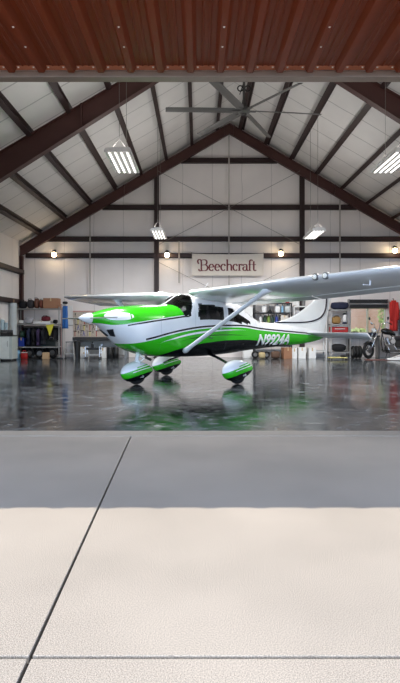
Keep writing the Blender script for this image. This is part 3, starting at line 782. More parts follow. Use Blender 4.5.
def wing(s):
    far = s < 0
    m = MB(); m.loft([wing_ring(l, s, AF, k) for l, k in ((.42, .8), (.52, .9), (.64, 1), (2.8, 1), (5.3, .95), (5.42, .75), (5.48, .35))])
    w = m.build('wing', M_PW, plane, auto=35)
    xs = [.762, .8, .88, .95, 1.0]
    for nm, l0, l1, dp in (('flap', .62, 2.92, .03), ('aileron', 2.95, 5.15, .03)):
        m = MB(); m.loft([wing_ring(l, s, xs, 1, dp) for l in (l0, l1)]); fl = m.build(nm, M_PW, w)
    m = MB(); m.loft([wing_ring(l, s, xs) for l in (5.17, 5.3)]); m.build('tip_trailing_piece', M_PW, w)
    # strut with cuffs
    p0, p1 = A(2.14, s*.55, .70), A(2.50, s*2.62, 1.955)
    d = (p1-p0).normalized(); fw = Vector((1, 0, 0)); fw = (fw-d*fw.dot(d)).normalized(); up = d.cross(fw)
    def sr(p, ch, t): return [p+fw*ch/2*math.cos(q)+up*t/2*math.sin(q) for q in (2*PI*i/14 for i in range(14))]
    m = MB(); m.loft([sr(p0, .10, .09), sr(p0+d*.06, .15, .12), sr(p0+d*.22, .14, .075), sr(p1-d*.3, .14, .07), sr(p1-d*.1, .2, .1), sr(p1+d*.04, .26, .14)])
    m.build('wing_strut', M_PW, plane, smooth=True)
    return w
wn_near, wn_far = wing(1), wing(-1)
M_LENS = emit('landing_lamp_lens', (235, 236, 232), .25)
for dl in (-.1, .1):
    l = 4.0+dl; la, lz = lini(LEa, l), lini(LEz, l)
    ll = MB().lathe([(.062, .04), (.062, 0), (.052, -.012), (0, -.016)], (0, 0, 0), 18, 'X').build('landing_light', mat('lamp_rim', (126, 128, 130), .3, .6), wn_near, auto=40, xf=Matrix.Translation(A(la+.0, l, lz+.004)))
    MB().lathe([(.044, -.012), (.04, -.022), (0, -.03)], (0, 0, 0), 16, 'X').build('lens', M_LENS, ll, smooth=True, xf=Matrix.Translation(A(la, l, lz+.004)))
MB().tube([A(2.72, 4.7, 2.05), A(2.70, 4.7, 1.93), A(2.5, 4.7, 1.93)], .012, 6).build('pitot_tube', M_PW, wn_near)
for s, wo in ((1, wn_near), (-1, wn_far)):
    MB().torus(A(2.75, s*3.0, 1.985), .03, .007, 'X', 12, 6).build('tie_down_ring', mat('grey_metal', (120, 118, 116), .4, .5), wo)

# fin and rudder
FLE = [(1.0, 5.2), (1.33, 5.55), (1.385, 6.0), (1.48, 6.39), (1.60, 6.75), (1.78, 7.13), (2.02, 7.55), (2.085, 7.74), (2.12, 7.95)]
def hinge(z): return 7.70+(z-1.0)*.315
def rte(z): return 8.0+(z-.95)*.342
def fin_ring(z, a0, a1, t0, full):
    c = max(a1-a0, .02); R = []; xs = [0, .03, .1, .25, .5, .75, 1]
    tt = lambda x: t0*(min(1, math.sqrt(x)*2)*(1 if x < .5 else 1-.25*(x-.5)/.5)) if full else t0*(1-x*.92)
    return [A(a0+c*x, tt(x), z) for x in xs]+[A(a0+c*x, -tt(x), z) for x in xs[::-1]]
def fin_paint():
    m, nt, b, a, z, y = paint_base('fin_paint')
    sub = lambda p, q: math_(nt, 'SUBTRACT', p, q)
    # dark swoosh: quarter superellipse from the fin root up to the rudder cap
    u = math_(nt, 'MAXIMUM', math_(nt, 'DIVIDE', sub(a, 6.3), 1.86), 0.0); v = math_(nt, 'MAXIMUM', math_(nt, 'DIVIDE', sub(2.15, z), .80), 0.0)
    r = math_(nt, 'ADD', math_(nt, 'POWER', u, 3.4), math_(nt, 'POWER', v, 3.4))
    r = math_(nt, 'POWER', r, 1/3.4)
    line = both(nt, gt(nt, r, .962), lt(nt, r, 1.015))
    col = mixc(nt, line, lin((228, 230, 228)), lin((22, 24, 44)))
    col = mixc(nt, both(nt, gt(nt, r, 1.03), lt(nt, r, 1.045)), col, lin((150, 156, 160)))
    nt.links.new(col, b.inputs['Base Color']); return m
M_FIN = fin_paint()
m = MB(); m.loft([fin_ring(z, lini(FLE, z), hinge(z), .05 if z < 2.09 else .025, True) for z in (1.0, 1.2, 1.33, 1.36, 1.385, 1.43, 1.48, 1.54, 1.6, 1.69, 1.78, 1.9, 2.02, 2.06, 2.085, 2.11, 2.12)])
m.build('tail_fin', M_FIN, plane, auto=40)
m = MB(); m.loft([fin_ring(z, hinge(z)+.006, rte(z), .036, False) for z in (.92, 1.0, 1.4, 1.8, 2.08, 2.12)])
m.build('rudder', M_FIN, plane, auto=40)
# tailplane
def tail_rings(s, f0, f1):
    out = []
    for l in (.04, .9, 1.6, 1.74, 1.78):
        le = 6.98+.12*l+(.16 if l > 1.7 else 0)+(.1 if l > 1.75 else 0); te = 8.06-.16*l-(.08 if l > 1.75 else 0)
        R = []
        for x in [f0+(f1-f0)*i/6 for i in range(7)]:
            R.append((x, 1))
        for x in [f0+(f1-f0)*i/6 for i in range(6, -1, -1)]:
            R.append((x, -1))
        out.append([A(le+(te-le)*x, s*l, 1.075-.15*x*(1+.1*l)+sg*(.004+.034*math.sqrt(max(0, x))*(1-x)*2)) for x, sg in R])
    return out
def corr_mat():
    m = bpy.data.materials.new('corrugated_white'); m.use_nodes = True; nt = m.node_tree; b = nt.nodes['Principled BSDF']
    b.inputs['Base Color'].default_value = lin((214, 218, 220)); b.inputs['Roughness'].default_value = .35
    tc = nd(nt, 'ShaderNodeTexCoord'); sp = nd(nt, 'ShaderNodeSeparateXYZ'); nt.links.new(tc.outputs['Object'], sp.inputs[0])
    s = math_(nt, 'SINE', math_(nt, 'MULTIPLY', sp.outputs[1], 70))
    bp = nd(nt, 'ShaderNodeBump'); bp.inputs['Strength'].default_value = .8; bp.inputs['Distance'].default_value = .01
    nt.links.new(s, bp.inputs['Height']); nt.links.new(bp.outputs['Normal'], b.inputs['Normal']); return m
M_CORR = corr_mat()
for s in (1, -1):
    m = MB(); m.loft(tail_rings(s, 0, .56)); st = m.build('tailplane', M_PW, plane, auto=35)
    m = MB(); m.loft(tail_rings(s, .575, 1)); m.build('elevator', M_CORR, st, auto=35)

# registration on the fuselage side
me = text_mesh('N9924A', .36, .22, 0, .012)
xs = [v.co.x for v in me.vertices]; ys = [v.co.y for v in me.vertices]
tx0, tx1, ty0, ty1 = min(xs), max(xs), min(ys), max(ys)
def letter(name, m_, off, grow):
    for s in (1, -1):
        me2 = me.copy(); me2.name = name
        for v in me2.vertices:
            u = (v.co.x-tx0)/(tx1-tx0); w = (v.co.y-ty0)/(ty1-ty0)
            if s < 0: u = 1-u
            a = 4.64+u*1.5; z = .765+w*.29-.012*u
            h = half_width(a, z)+off
            v.co = A(a, s*h, z)
        me2.materials.clear(); me2.materials.append(m_)
        o = bpy.data.objects.new(name, me2); C.objects.link(o); o.parent = plane
        so = o.modifiers.new('thick', 'SOLIDIFY'); so.thickness = .004; so.offset = 0
letter('registration_lettering', mat('white_decal', (240, 242, 240), .35), .012, 0)

# landing gear
def fairing_paint(flip):
    m = bpy.data.materials.new('fairing_paint'); m.use_nodes = True; nt = m.node_tree; b = nt.nodes['Principled BSDF']
    b.inputs['Roughness'].default_value = .22; b.inputs['Coat Weight'].default_value = .6
    tc = nd(nt, 'ShaderNodeTexCoord'); sp = nd(nt, 'ShaderNodeSeparateXYZ'); nt.links.new(tc.outputs['Object'], sp.inputs[0])
    x, z = sp.outputs[0], sp.outputs[2]
    w = math_(nt, 'SUBTRACT', math_(nt, 'SUBTRACT', z, math_(nt, 'MULTIPLY', x, .20)), math_(nt, 'MULTIPLY', math_(nt, 'MULTIPLY', x, x), -.18))
    col = WHITE
    col = mixc(nt, lt(nt, w, .085), col, GREEN)
    col = mixc(nt, both(nt, lt(nt, w, .05), gt(nt, w, .034), gt(nt, x, -.2)), col, WHITE)
    col = mixc(nt, both(nt, lt(nt, w, .125), gt(nt, w, .105), gt(nt, x, -.1)), col, GREEN)
    col = mixc(nt, lt(nt, w, -.055), col, BLACK)
    nt.links.new(col, b.inputs['Base Color']); return m
M_FAIR = fairing_paint(False)
def fairing(a0, a1, l, zc, wd, ht, num):
    L = a1-a0; rings = []
    prof = [(0, .02), (.015, .2), (.05, .42), (.12, .68), (.22, .88), (.36, 1), (.5, .97), (.65, .84), (.8, .62), (.92, .36), (.98, .16), (1, .04)]
    for x, r in prof:
        rings.append([Vector((-L/2+L*x, math.copysign(abs(math.cos(q))**.8, math.cos(q))*wd/2*r, .045*(x-.35)+math.copysign(abs(math.sin(q))**.8, math.sin(q))*ht/2*r)) for q in (2*PI*i/22 for i in range(22))])
    m = MB(); m.loft(rings); o = m.build('wheel_fairing', M_FAIR, plane, smooth=True)
    o.location = A((a0+a1)/2, l, zc)
    # wheel below it
    tw = MB(); tw.torus((0, 0, 0), .15, .085, 'Y', 28, 12, .95); ty = tw.build('tyre', M_RUB, o, smooth=True)
    ty.location = Vector((-.02, 0, .235-zc))
    MB().lathe([(0, -.07), (.1, -.06), (.1, .06), (0, .07)], (0, 0, 0), 20, 'Y').build('wheel_hub', mat('grey_metal', (120, 118, 116), .4, .5), ty, auto=40)
    return o
f1 = fairing(.87, 1.71, 0, .275, .30, .44, 1)
f2 = fairing(2.5, 3.44, 1.37, .295, .30, .46, 2)
f3 = fairing(2.72, 3.66, -1.37, .295, .30, .46, 3)
# small white number marks low on the fairings
for fo, off in ((f1, .0), (f2, .05), (f3, .05)):
    for s in (1, -1):
        m = MB()
        for dx in (0, .06): m.torus((off+dx, s*.124, -.10), .018, .006, 'Y', 10, 5)
        m.build('number_mark', mat('white_decal', (240, 242, 240), .35), fo)
for s in (1, -1):
    m = MB(); rings = []
    for a, l, z, ch, t in ((3.08, .30, .62, .16, .05), (3.06, .62, .545, .13, .04), (3.02, 1.0, .43, .10, .035), (2.99, 1.30, .32, .09, .035)):
        rings.append([A(a+ch/2*math.cos(q), s*(l+t*.35*math.sin(q)), z+t/2*math.sin(q)) for q in (2*PI*i/12 for i in range(12))])
    m.loft(rings); m.build('main_gear_leg', M_PB, plane, smooth=True)
m = MB(); m.tube([A(1.32, 0, .74), A(1.27, 0, .47)], .045, 10)
for l in (.1, -.1): m.tube([A(1.29, 0, .56), A(1.27, l, .47), A(1.27, l, .33)], .022, 8)
m.tube([A(1.32, 0, .66), A(1.47, 0, .55), A(1.33, 0, .47)], .02, 8)
m.build('nose_gear_fork', M_PW, plane, smooth=True)
m = MB(); m.lathe([(0, .06), (.02, .05), (.03, 0)], A(3.4, 0, 2.02)-Vector((0, 0, .02)), 10); m.build('beacon', mat('red_lens', (160, 30, 26), .2), plane)
MB().tube([A(3.0, .12, 2.0), A(3.25, .12, 2.28)], .006, 6).build('antenna', M_PW, plane)
# ------------------------------------------------------------------ things along the back wall
def at(px, py, d): return Vector((X_(px, d), d, Z_(py, d)))
M_GAL = mat('galvanised_steel', (168, 166, 162), .45, .3, .12, 9)
M_WHITE = mat('white_plastic', (228, 228, 226), .45, 0, .05, 7)
M_CARD = mat('brown_cardboard', (156, 112, 84), .8, 0, .1, 10)
M_TAN = mat('tan_cardboard', (190, 158, 120), .8, 0, .1, 10)
M_NAVY = mat('navy_cloth', (28, 34, 58), .85, 0, .2, 12, bump=.3)
M_DARK = mat('black_cloth', (24, 24, 28), .85, 0, .25, 12, bump=.3)
M_BLUE = mat('blue_cloth', (36, 92, 158), .8, 0, .12, 10, bump=.3)
M_RED = mat('red_cloth', (196, 44, 38), .75, 0, .15, 10, bump=.3)
M_REDP = mat('red_plastic', (170, 34, 30), .4, 0, .1, 8)
M_MAROON = mat('maroon_cloth', (98, 22, 36), .8, 0, .2, 12, bump=.3)
M_BROWN = mat('brown_leather', (96, 58, 42), .6, 0, .2, 12, bump=.2)
M_YEL = mat('yellow_cloth', (214, 204, 62), .75, 0, .08, 8)
M_WOOD = mat('bench_wood', (112, 90, 70), .6, 0, .2, 10)
M_CHROME = mat('chrome', (220, 222, 225), .12, 1)
M_GREY = mat('grey_metal', (120, 118, 116), .4, .5)
M_BLUEP = mat('blue_plastic', (34, 60, 150), .4, 0, .1, 8)
M_GREENP = mat('dark_green_plastic', (28, 60, 46), .5, 0, .12, 8)
M_CLEAR = glass('clear_plastic', (.86, .9, .9), .85)
M_SACK = mat('sack_cloth', (176, 160, 120), .85, 0, .15, 14, bump=.3)

def shelf_unit(name, label, x0, x1, y0, y1, zs, top, m_=None, grp=None, cat='shelf unit'):
    m_ = m_ or M_GAL; t = thing(name, label, cat, ((x0+x1)/2, (y0+y1)/2, 0), 0, grp)
    w, d = x1-x0, y1-y0
    for sx in (-1, 1):
        for sy in (-1, 1): 
            m = MB(); px_, py_ = sx*(w/2-.02), sy*(d/2-.02)
            m.span((px_-.02, py_-.003, 0), (px_+.02, py_+.003, top)); m.span((px_-sx*.02-.003, py_-.02, 0), (px_-sx*.02+.003, py_+.02, top)); m.build('post', m_, t)
    for z in zs:
        m = MB(); m.span((-w/2, -d/2, z-.05), (w/2, -d/2+.012, z)); m.span((-w/2, d/2-.012, z-.05), (w/2, d/2, z)); m.span((-w/2, -d/2, z-.012), (w/2, d/2, z)); m.build('shelf', m_, t)
    return t
def carton(label, x, y, z, w, d, h, m_=None, rz=0, name='cardboard_box', cat='box', grp=None):
    t = thing(name, label, cat, (x, y, z), rz, grp)
    MB().span((-w/2, -d/2, 0), (w/2, d/2, h-.004)).build('box_body', m_ or M_CARD, t, bevel=.006)
    for s in (-1, 1): MB().span((s*.002, -d/2, h-.004), (s*w/2, d/2, h)).build('flap', m_ or M_CARD, t)
    MB().span((-.025, -d/2-.001, h*.7), (.025, -d/2, h)).build('tape', mat('packing_tape', (196, 170, 130), .35), t)
    return t
def bag(label, x, y, z, w, d, h, m_, seed, name='duffel_bag', cat='bag', grp=None, strap=True, p=3):
    t = thing(name, label, cat, (x, y, z), 0, grp)
    MB().soft((0, 0, h/2), (w, d, h), p, .09, seed).build('bag_body', m_, t, smooth=True)
    if strap:
        MB().tube([(-w*.3, -d*.32, h*.8), (-w*.2, -d*.4, h*1.08), (w*.2, -d*.4, h*1.08), (w*.3, -d*.32, h*.8)], .014, 6).build('strap', M_BLACK, t, smooth=True)
    return t
def bottle(label, x, y, z, r, h, m_, name='bottle', cat='bottle', grp=None, capm=None):
    t = thing(name, label, cat, (x, y, z), 0, grp)
    MB().lathe([(0, 0), (r, .005), (r, h*.62), (r*.85, h*.72), (r*.38, h*.82), (r*.36, h*.9)], n=14).build('bottle_body', m_, t, auto=40)
    MB().lathe([(0, h*.9), (r*.42, h*.9), (r*.42, h), (0, h)], n=12).build('cap', capm or M_BLACK, t, auto=40)
    return t
def jug(label, x, y, z, w, h, m_, grp=None, name='jug', cat='jug', capm=None):
    t = thing(name, label, cat, (x, y, z), 0, grp)
    m = MB()
    R = lambda k, zz: [Vector((math.copysign(abs(math.cos(q))**.6, math.cos(q))*w/2*k, math.copysign(abs(math.sin(q))**.6, math.sin(q))*w*.4*k, zz)) for q in (2*PI*i/18 for i in range(18))]
    m.loft([R(.9, 0), R(1, .02), R(1, h*.6), R(.8, h*.78), R(.34, h*.88), R(.3, h*.93)]); m.build('jug_body', m_, t, auto=50)
    MB().tube([(w*.12, 0, h*.9), (w*.38, 0, h*.88), (w*.46, 0, h*.7), (w*.4, 0, h*.56)], .016, 8).build('handle', m_, t, smooth=True)
    MB().lathe([(0, h*.92), (w*.18, h*.92), (w*.18, h), (0, h)], n=12).build('cap', capm or M_BLACK, t, auto=40)
    return t
def tyre(label, x, y, r, wd, rz=0, lean=0, name='spare_tyre', cat='tyre', grp=None, z=0):
    t = thing(name, label, cat, (x, y, z), rz, grp); t.rotation_euler = (lean, 0, rz)
    m = MB(); m.torus((0, 0, r), r*.74, r*.26, 'Y', 28, 10, wd/(r*.52)); m.build('tread', M_RUB, t, smooth=True)
    MB().lathe([(r*.5, -wd*.35), (r*.52, -wd*.2), (r*.2, -wd*.1), (.03, -wd*.15), (.03, wd*.15), (r*.2, wd*.1), (r*.52, wd*.2), (r*.5, wd*.35)], (0, 0, r), 20, 'Y').build('rim', M_GREY, t, auto=40)
    return t
def jacket(label, x, y, ztop, w, h, m_, seed, grp=None):
    t = thing('hanging_jacket', label, 'jacket', (x, y, ztop), PI/2-.12, grp)
    m = MB(); rings = []
    for i in range(9):
        v = i/8; hw = w/2*(.35+.65*min(1, v*3.5)); R = []
        for k in range(20):
            q = 2*PI*k/20; f = 1+.16*math.sin(5*q+seed+v*2)*v
            R.append((hw*math.cos(q)*f, .065*math.sin(q)*f*(.6+.5*v), -.05-h*v))
        rings.append([Vector(p) for p in R])
    m.loft(rings); m.build('jacket_body', m_, t, smooth=True)
    for s in (-1, 1):
        MB().tube([(s*w*.36, -.02, -.12), (s*w*.52, -.03, -.35*h), (s*w*.5, -.06, -.78*h)], [.07, .065, .05], 10).build('sleeve', m_, t, smooth=True)
    MB().tube([(0, 0, -.06), (0, 0, .0), (.02, 0, .02), (.0, 0, .034)], .006, 6).build('hanger_hook', M_GREY, t)
    return t

# --- far corner by the side wall
x0, x1 = XL+.02, X_(11.5, 19.9)
cb = thing('base_cabinet', 'pale grey floor cabinet against the side wall in the corner', 'cabinet', ((x0+x1)/2, 20.25, 0))
cw = x1-x0
MB().span((-cw/2, -.33, .06), (cw/2, .33, .9)).build('carcass', mat('cabinet_grey', (176, 184, 182), .5), cb, bevel=.005)
dr = MB().span((-cw/2+.01, -.35, .08), (cw/2-.09, -.332, .88)).build('door', mat('cabinet_door_grey', (206, 212, 208), .45), cb, bevel=.004)
MB().tube([(cw/2-.14, -.352, .52), (cw/2-.14, -.39, .54), (cw/2-.14, -.39, .70), (cw/2-.14, -.352, .72)], .008, 6).build('handle', M_GREY, dr)
MB().span((-cw/2, -.36, .9), (cw/2+.01, .33, .93)).build('counter_top', M_PANEL, cb, bevel=.004)
MB().span((-cw/2+.02, -.3, 0), (cw/2-.03, .3, .06)).build('plinth', M_PANEL, cb)
tb = thing('tool_case', 'flat black tool case lying on the corner cabinet', 'tool case', (XL+.21, 20.1, .93))
MB().span((-.17, -.2, 0), (.17, .2, .12)).build('case_body', M_BLACK, tb, bevel=.015); MB().span((-.17, -.2, .124), (.17, .2, .2)).build('case_lid', mat('case_grey', (60, 62, 66), .5), tb, bevel=.015)
MB().tube([(-.06, -.2, .1), (-.06, -.24, .1), (.06, -.24, .1), (.06, -.2, .1)], .01, 6).build('handle', M_GREY, tb)
rl = thing('plastic_roll', 'tall grey translucent roll of plastic sheet beside the shelf post', 'plastic roll', (XL+.16, 20.95, 0))
MB().lathe([(.13, 0), (.14, .3), (.135, 1.9), (.14, 2.16), (.12, 2.16), (.12, 0)], n=22).build('rolled_sheet', mat('milky_plastic', (186, 192, 192), .35, 0, .1, 5), rl, auto=50)
MB().tube([(0, 0, 0), (0, 0, 2.3)], .04, 10).build('core_tube', M_TAN, rl)
for i, (px, h, lb) in enumerate(((2.5, .42, 'wide clear plastic jar standing on the black tool case by the side wall'), (6.4, .3, 'smaller clear jar with white lid next to the plastic roll'))):
    j = thing('plastic_jar', lb, 'jar', (X_(px, 20.05), 20.05, 1.13))
    MB().lathe([(0, 0), (.075-.02*i, .005), (.08-.02*i, h*.8), (.055, h*.88), (.055, h*.9)], n=16).build('jar_body', mat('bluish_plastic', (150, 172, 180), .25), j, auto=40)
    MB().lathe([(0, h*.9), (.06, h*.9), (.06, h), (0, h)], n=14).build('lid', M_WHITE, j, auto=40)

# --- storage shelving
SX0, SX1, SY0, SY1 = XL+.06, X_(59.5, 21.5), 21.5, 22.1
zt, zm, zl = Z_(308.3, 21.5), Z_(323.8, 21.5), .47
shelf_unit('shelving_unit', 'long grey metal shelving unit full of bags and boxes under the corner column', SX0, SX1, SY0, SY1, (zt, zm, zl), zt+.06)
yy = 21.72
def sx(px): return X_(px, yy)
zt += .003; zm += .003; zl += .003
bag('black duffel bag on the top shelf, at the end next to the corner column', sx(23.3), yy, zt, .27, .4, .30, M_DARK, 1)
bag('charcoal duffel bag on the top shelf between the black bag and the brown bags', sx(31), yy, zt, .26, .4, .34, mat('charcoal_cloth', (52, 50, 52), .85, 0, .2, 12, bump=.3), 2)
bag('dark brown leather holdall on the top shelf next to the charcoal bag', sx(37.0), yy, zt, .19, .36, .40, M_BROWN, 3)
bag('reddish brown satchel on the top shelf touching the cardboard box', sx(42), yy, zt, .155, .34, .34, mat('red_brown_leather', (120, 62, 46), .6, 0, .2, 12, bump=.2), 4)
carton('large brown cardboard box on the top shelf below a jar lamp', sx(52), yy, zt, .60, .4, .40)
bag('white crumpled plastic bag on the middle shelf beside the shelf post', sx(21.5), yy, zm, .24, .3, .14, M_WHITE, 6, 'plastic_bag', strap=False)
bag('pale grey folded cloth heaped on the middle shelf beside the plastic bag', sx(29), yy, zm, .34, .34, .24, mat('pale_grey_cloth', (170, 168, 172), .85, 0, .3, 14, bump=.4), 7, 'folded_cloth', 'cloth', strap=False)
carton('long flat white box lying on the middle shelf under the maroon bag', sx(43), yy, zm, .66, .4, .10, M_WHITE, name='flat_box')
bag('maroon bag lying on the flat white box', sx(46), yy, zm+.10, .36, .3, .2, M_MAROON, 8)
bag('small black pouch at the end of the middle shelf next to the blue cloth', sx(55.5), yy, zm, .16, .3, .16, M_DARK, 9, 'pouch', strap=False)
carton('royal blue plastic crate on the lowest shelf at the cabinet end', sx(22.7), yy, zl, .22, .4, .34, M_BLUEP, name='plastic_crate', cat='crate')
bcl = thing('shade_backing', 'wide black cloth added behind the jackets in place of shade on the wall', 'cloth', ((SX0+SX1)/2, 22.2, zm-.14))  # added sheet, its black stands in for shade on the wall
m = MB(); nn = 60; cwid = SX1-SX0-.1
m.loft([[Vector(((i/nn-.5)*cwid, .025*math.sin(i*.9), z)) for i in range(nn+1)] for z in (0, -.5, -1.12)], False, False, closed=False)
o = m.build('cloth_folds', M_DARK, bcl, smooth=True); q = o.modifiers.new('thick', 'SOLIDIFY'); q.thickness = .006
MB().tube([(-cwid/2, 0, 0), (cwid/2, 0, 0)], .034, 8).build('backing_rod', M_GREY, bcl)
for s in (-1, 1): MB().tube([(s*cwid*.48, 0, 0), (s*cwid*.48, .295, 0)], .012, 6).build('rod_bracket', M_GREY, bcl)
rod = thing('hanging_rail', 'steel clothes rail fixed below the middle shelf with jackets on it', 'rail', ((SX0+SX1)/2, 21.66, zm-.10))
MB().tube([((SX0-SX1)/2+.045, 0, 0), ((SX1-SX0)/2-.045, 0, 0)], .012, 8).build('rail_tube', M_GREY, rod)
for s in (-1, 1): MB().span((s*((SX1-SX0)/2-.045)-.008, -.02, -.02), (s*((SX1-SX0)/2-.045)+.008, .02, .05)).build('rail_bracket', M_GREY, rod)
jk = [(29.5, M_NAVY, 'navy jacket hanging below the middle shelf beside the blue crate', .8), (34.2, M_DARK, 'black jacket hanging between the navy and the purple jackets', .74),
      (39, mat('purple_cloth', (58, 44, 78), .85, 0, .2, 12, bump=.3), 'dark purple jacket hanging between the black jackets', .7), (43.6, mat('ink_cloth', (20, 24, 34), .85, 0, .2, 12, bump=.3), 'inky blue-black jacket hanging beside the yellow pennant', .62)]
for i, (px, m_, lb, h) in enumerate(jk): jacket(lb, sx(px), 21.66, zm-.155, .34, min(h, .66), m_, i*1.7)
pn = thing('yellow_pennant', 'yellow triangular pennant hanging from the shelf beside the jackets', 'pennant', (X_(49.8, 21.46), 21.46, zm-.02))
MB().prism([(-.15, -.03), (.17, .0), (.0, -.46)], lambda a, b: (a, -.008, b), lambda a, b: (a, .004+.015*math.sin(b*9), b)).build('pennant_cloth', M_YEL, pn)
MB().tube([(-.16, 0, -.015), (.18, 0, .015)], .01, 6).build('pennant_cord', M_WHITE, pn)
bag('dark green bag sitting on the royal blue crate', sx(22.7), yy, zl+.343, .2, .34, .26, M_GREENP, 12)
jug('white and blue plastic jug on the floor at the cabinet corner', X_(17.2, 21.3), 21.28, 0, .24, .36, mat('pale_blue_plastic', (130, 176, 206), .4), capm=M_BLUEP)
rc = thing('red_fuel_can', 'red plastic fuel can with white lid on the floor beside the jug', 'fuel can', (X_(24.2, 21.2), 21.2, 0))
MB().soft((0, 0, .12), (.24, .2, .24), 6, 0).build('can_body', M_REDP, rc, smooth=True); MB().span((-.11, -.09, .235), (.11, .09, .262)).build('lid', M_WHITE, rc, bevel=.008)
MB().tube([(-.07, 0, .26), (-.05, 0, .32), (.05, 0, .32), (.07, 0, .26)], .012, 6).build('handle', M_REDP, rc)
for i, (px, r, lb) in enumerate(((29, .2, 'small tyre on the floor under the shelving next to the red can'), (39.2, .19, 'small tyre under the shelving below the black jacket'), (52, .21, 'small tyre under the shelving beside the pole stand'))):
    tyre(lb, sx(px), 21.8, r, .13, .2*((i % 2)-.5), 0)
for i, (px, w, h, m_, lb) in enumerate(((33, .34, .3, M_DARK, 'black case on the lowest shelf under the navy jacket'), (41, .3, .26, mat('dark_teal_plastic', (26, 48, 52), .5), 'dark teal tool box on the lowest shelf under the purple jacket'),
                                    (49.5, .36, .34, mat('black_green_plastic', (24, 32, 28), .5), 'greenish black tool box on the lowest shelf below the pennant'), (56, .14, .22, M_GREY, 'narrow grey tin on the lowest shelf at the pole stand end'))):
    t = thing('tool_box', lb, 'tool box', (sx(px), 21.99, zl)); MB().span((-w/2, -.08, 0), (w/2, .08, h*.6)).build('box_body', m_, t, bevel=.012); MB().span((-w/2, -.08, h*.6+.004), (w/2, .08, h*.8)).build('lid', m_, t, bevel=.012)
    MB().tube([(-w*.25, 0, h*.8), (-w*.2, 0, h), (w*.2, 0, h), (w*.25, 0, h*.8)], .01, 6).build('handle', M_GREY, t)
carton('small tan box on the floor in front of the shelving', X_(46, 21.2), 21.2, 0, .24, .24, .25, M_TAN, .1)

# --- pole stand with blue cloth, white board
px_, d = 63.5, 21.3
ps = thing('pole_stand', 'slim pinkish pole stand between shelving and pegboard', 'stand', (X_(61.2, d), d, 0))
MB().tube([(0, 0, 0), (0, 0, Z_(304, d))], .022, 10).build('pole', mat('pinkish_metal', (160, 132, 130), .5, .2), ps)
MB().lathe([(0, 0), (.2, 0), (.2, .02), (.03, .05)], n=20).build('base', M_BLACK, ps, auto=40)
MB().tube([(0, 0, Z_(305, d)), (.2, 0, Z_(305, d))], .014, 8).build('arm', M_GREY, ps)
bc = thing('blue_cloth', 'bright blue cloth hanging from the pole stand', 'cloth', (X_(65.2, d), d-.01, Z_(305.5, d)))
zh = Z_(305.5, d)-Z_(328, d)
m = MB(); rings = []
for i in range(10):
    v = i/9; rings.append([Vector(((.108*(.8+.25*v))*math.cos(q)*(1+.1*math.sin(4*q+v)), .07*math.sin(q)*(1+.25*math.sin(5*q+2*v)), -.02-zh*v)) for q in (2*PI*k/24 for k in range(24))])
m.loft(rings); m.build('cloth_folds', M_BLUE, bc, smooth=True)
MB().soft((0, 0, .105), (.2, .14, .11), 3, .0).build('black_hood', M_DARK, bc, smooth=True)
wb = thing('white_board', 'narrow white board hung on the back wall beside the blue cloth', 'board', (X_(69.5, 22.4), D1-.0295, Z_(325, 22.4)))
MB().span((-.11, 0, 0), (.11, .03, .80)).build('board_panel', M_WHITE, wb, bevel=.004); MB().span((-.12, -.01, -.02), (.12, .03, 0)).build('board_ledge', M_GREY, wb)

# --- pegboard and workbench
d = 22.4
gx0, gx1, gz0, gz1 = X_(72.5, d), X_(113, d), Z_(337, d), Z_(312, d)
pg = thing('pegboard', 'large pale pegboard full of hanging hand tools on the back wall', 'pegboard', ((gx0+gx1)/2, D1-.012, gz0))
def peg_mat():
    m = bpy.data.materials.new('pegboard_hardboard'); m.use_nodes = True; nt = m.node_tree; b = nt.nodes['Principled BSDF']; b.inputs['Roughness'].default_value = .7
    tc = nd(nt, 'ShaderNodeTexCoord'); sp = nd(nt, 'ShaderNodeSeparateXYZ'); nt.links.new(tc.outputs['Object'], sp.inputs[0])
    fx = math_(nt, 'SUBTRACT', math_(nt, 'FRACT', math_(nt, 'DIVIDE', sp.outputs[0], .05)), .5); fz = math_(nt, 'SUBTRACT', math_(nt, 'FRACT', math_(nt, 'DIVIDE', sp.outputs[2], .05)), .5)
    r = math_(nt, 'ADD', math_(nt, 'MULTIPLY', fx, fx), math_(nt, 'MULTIPLY', fz, fz))
    nt.links.new(mixc(nt, lt(nt, r, .03), lin((206, 192, 178)), lin((70, 62, 56))), b.inputs['Base Color']); return m
MB().span((gx0-(gx0+gx1)/2, -.01, 0), (gx1-(gx0+gx1)/2, .01, gz1-gz0)).build('board', peg_mat(), pg)
MB().span((gx0-(gx0+gx1)/2, -.02, gz1-gz0), (gx1-(gx0+gx1)/2, .012, gz1-gz0+.05)).build('top_rail', mat('pink_rail', (196, 150, 142), .6), pg)
rnd = random.Random(11)
TM = [('red', M_REDP), ('black', M_BLACK), ('steel', M_CHROME), ('blue', M_BLUEP), ('grey', M_GREY), ('yellow', M_YEL), ('green', M_GREENP)]
rows = ['lowest row', 'second row', 'third row', 'top row']
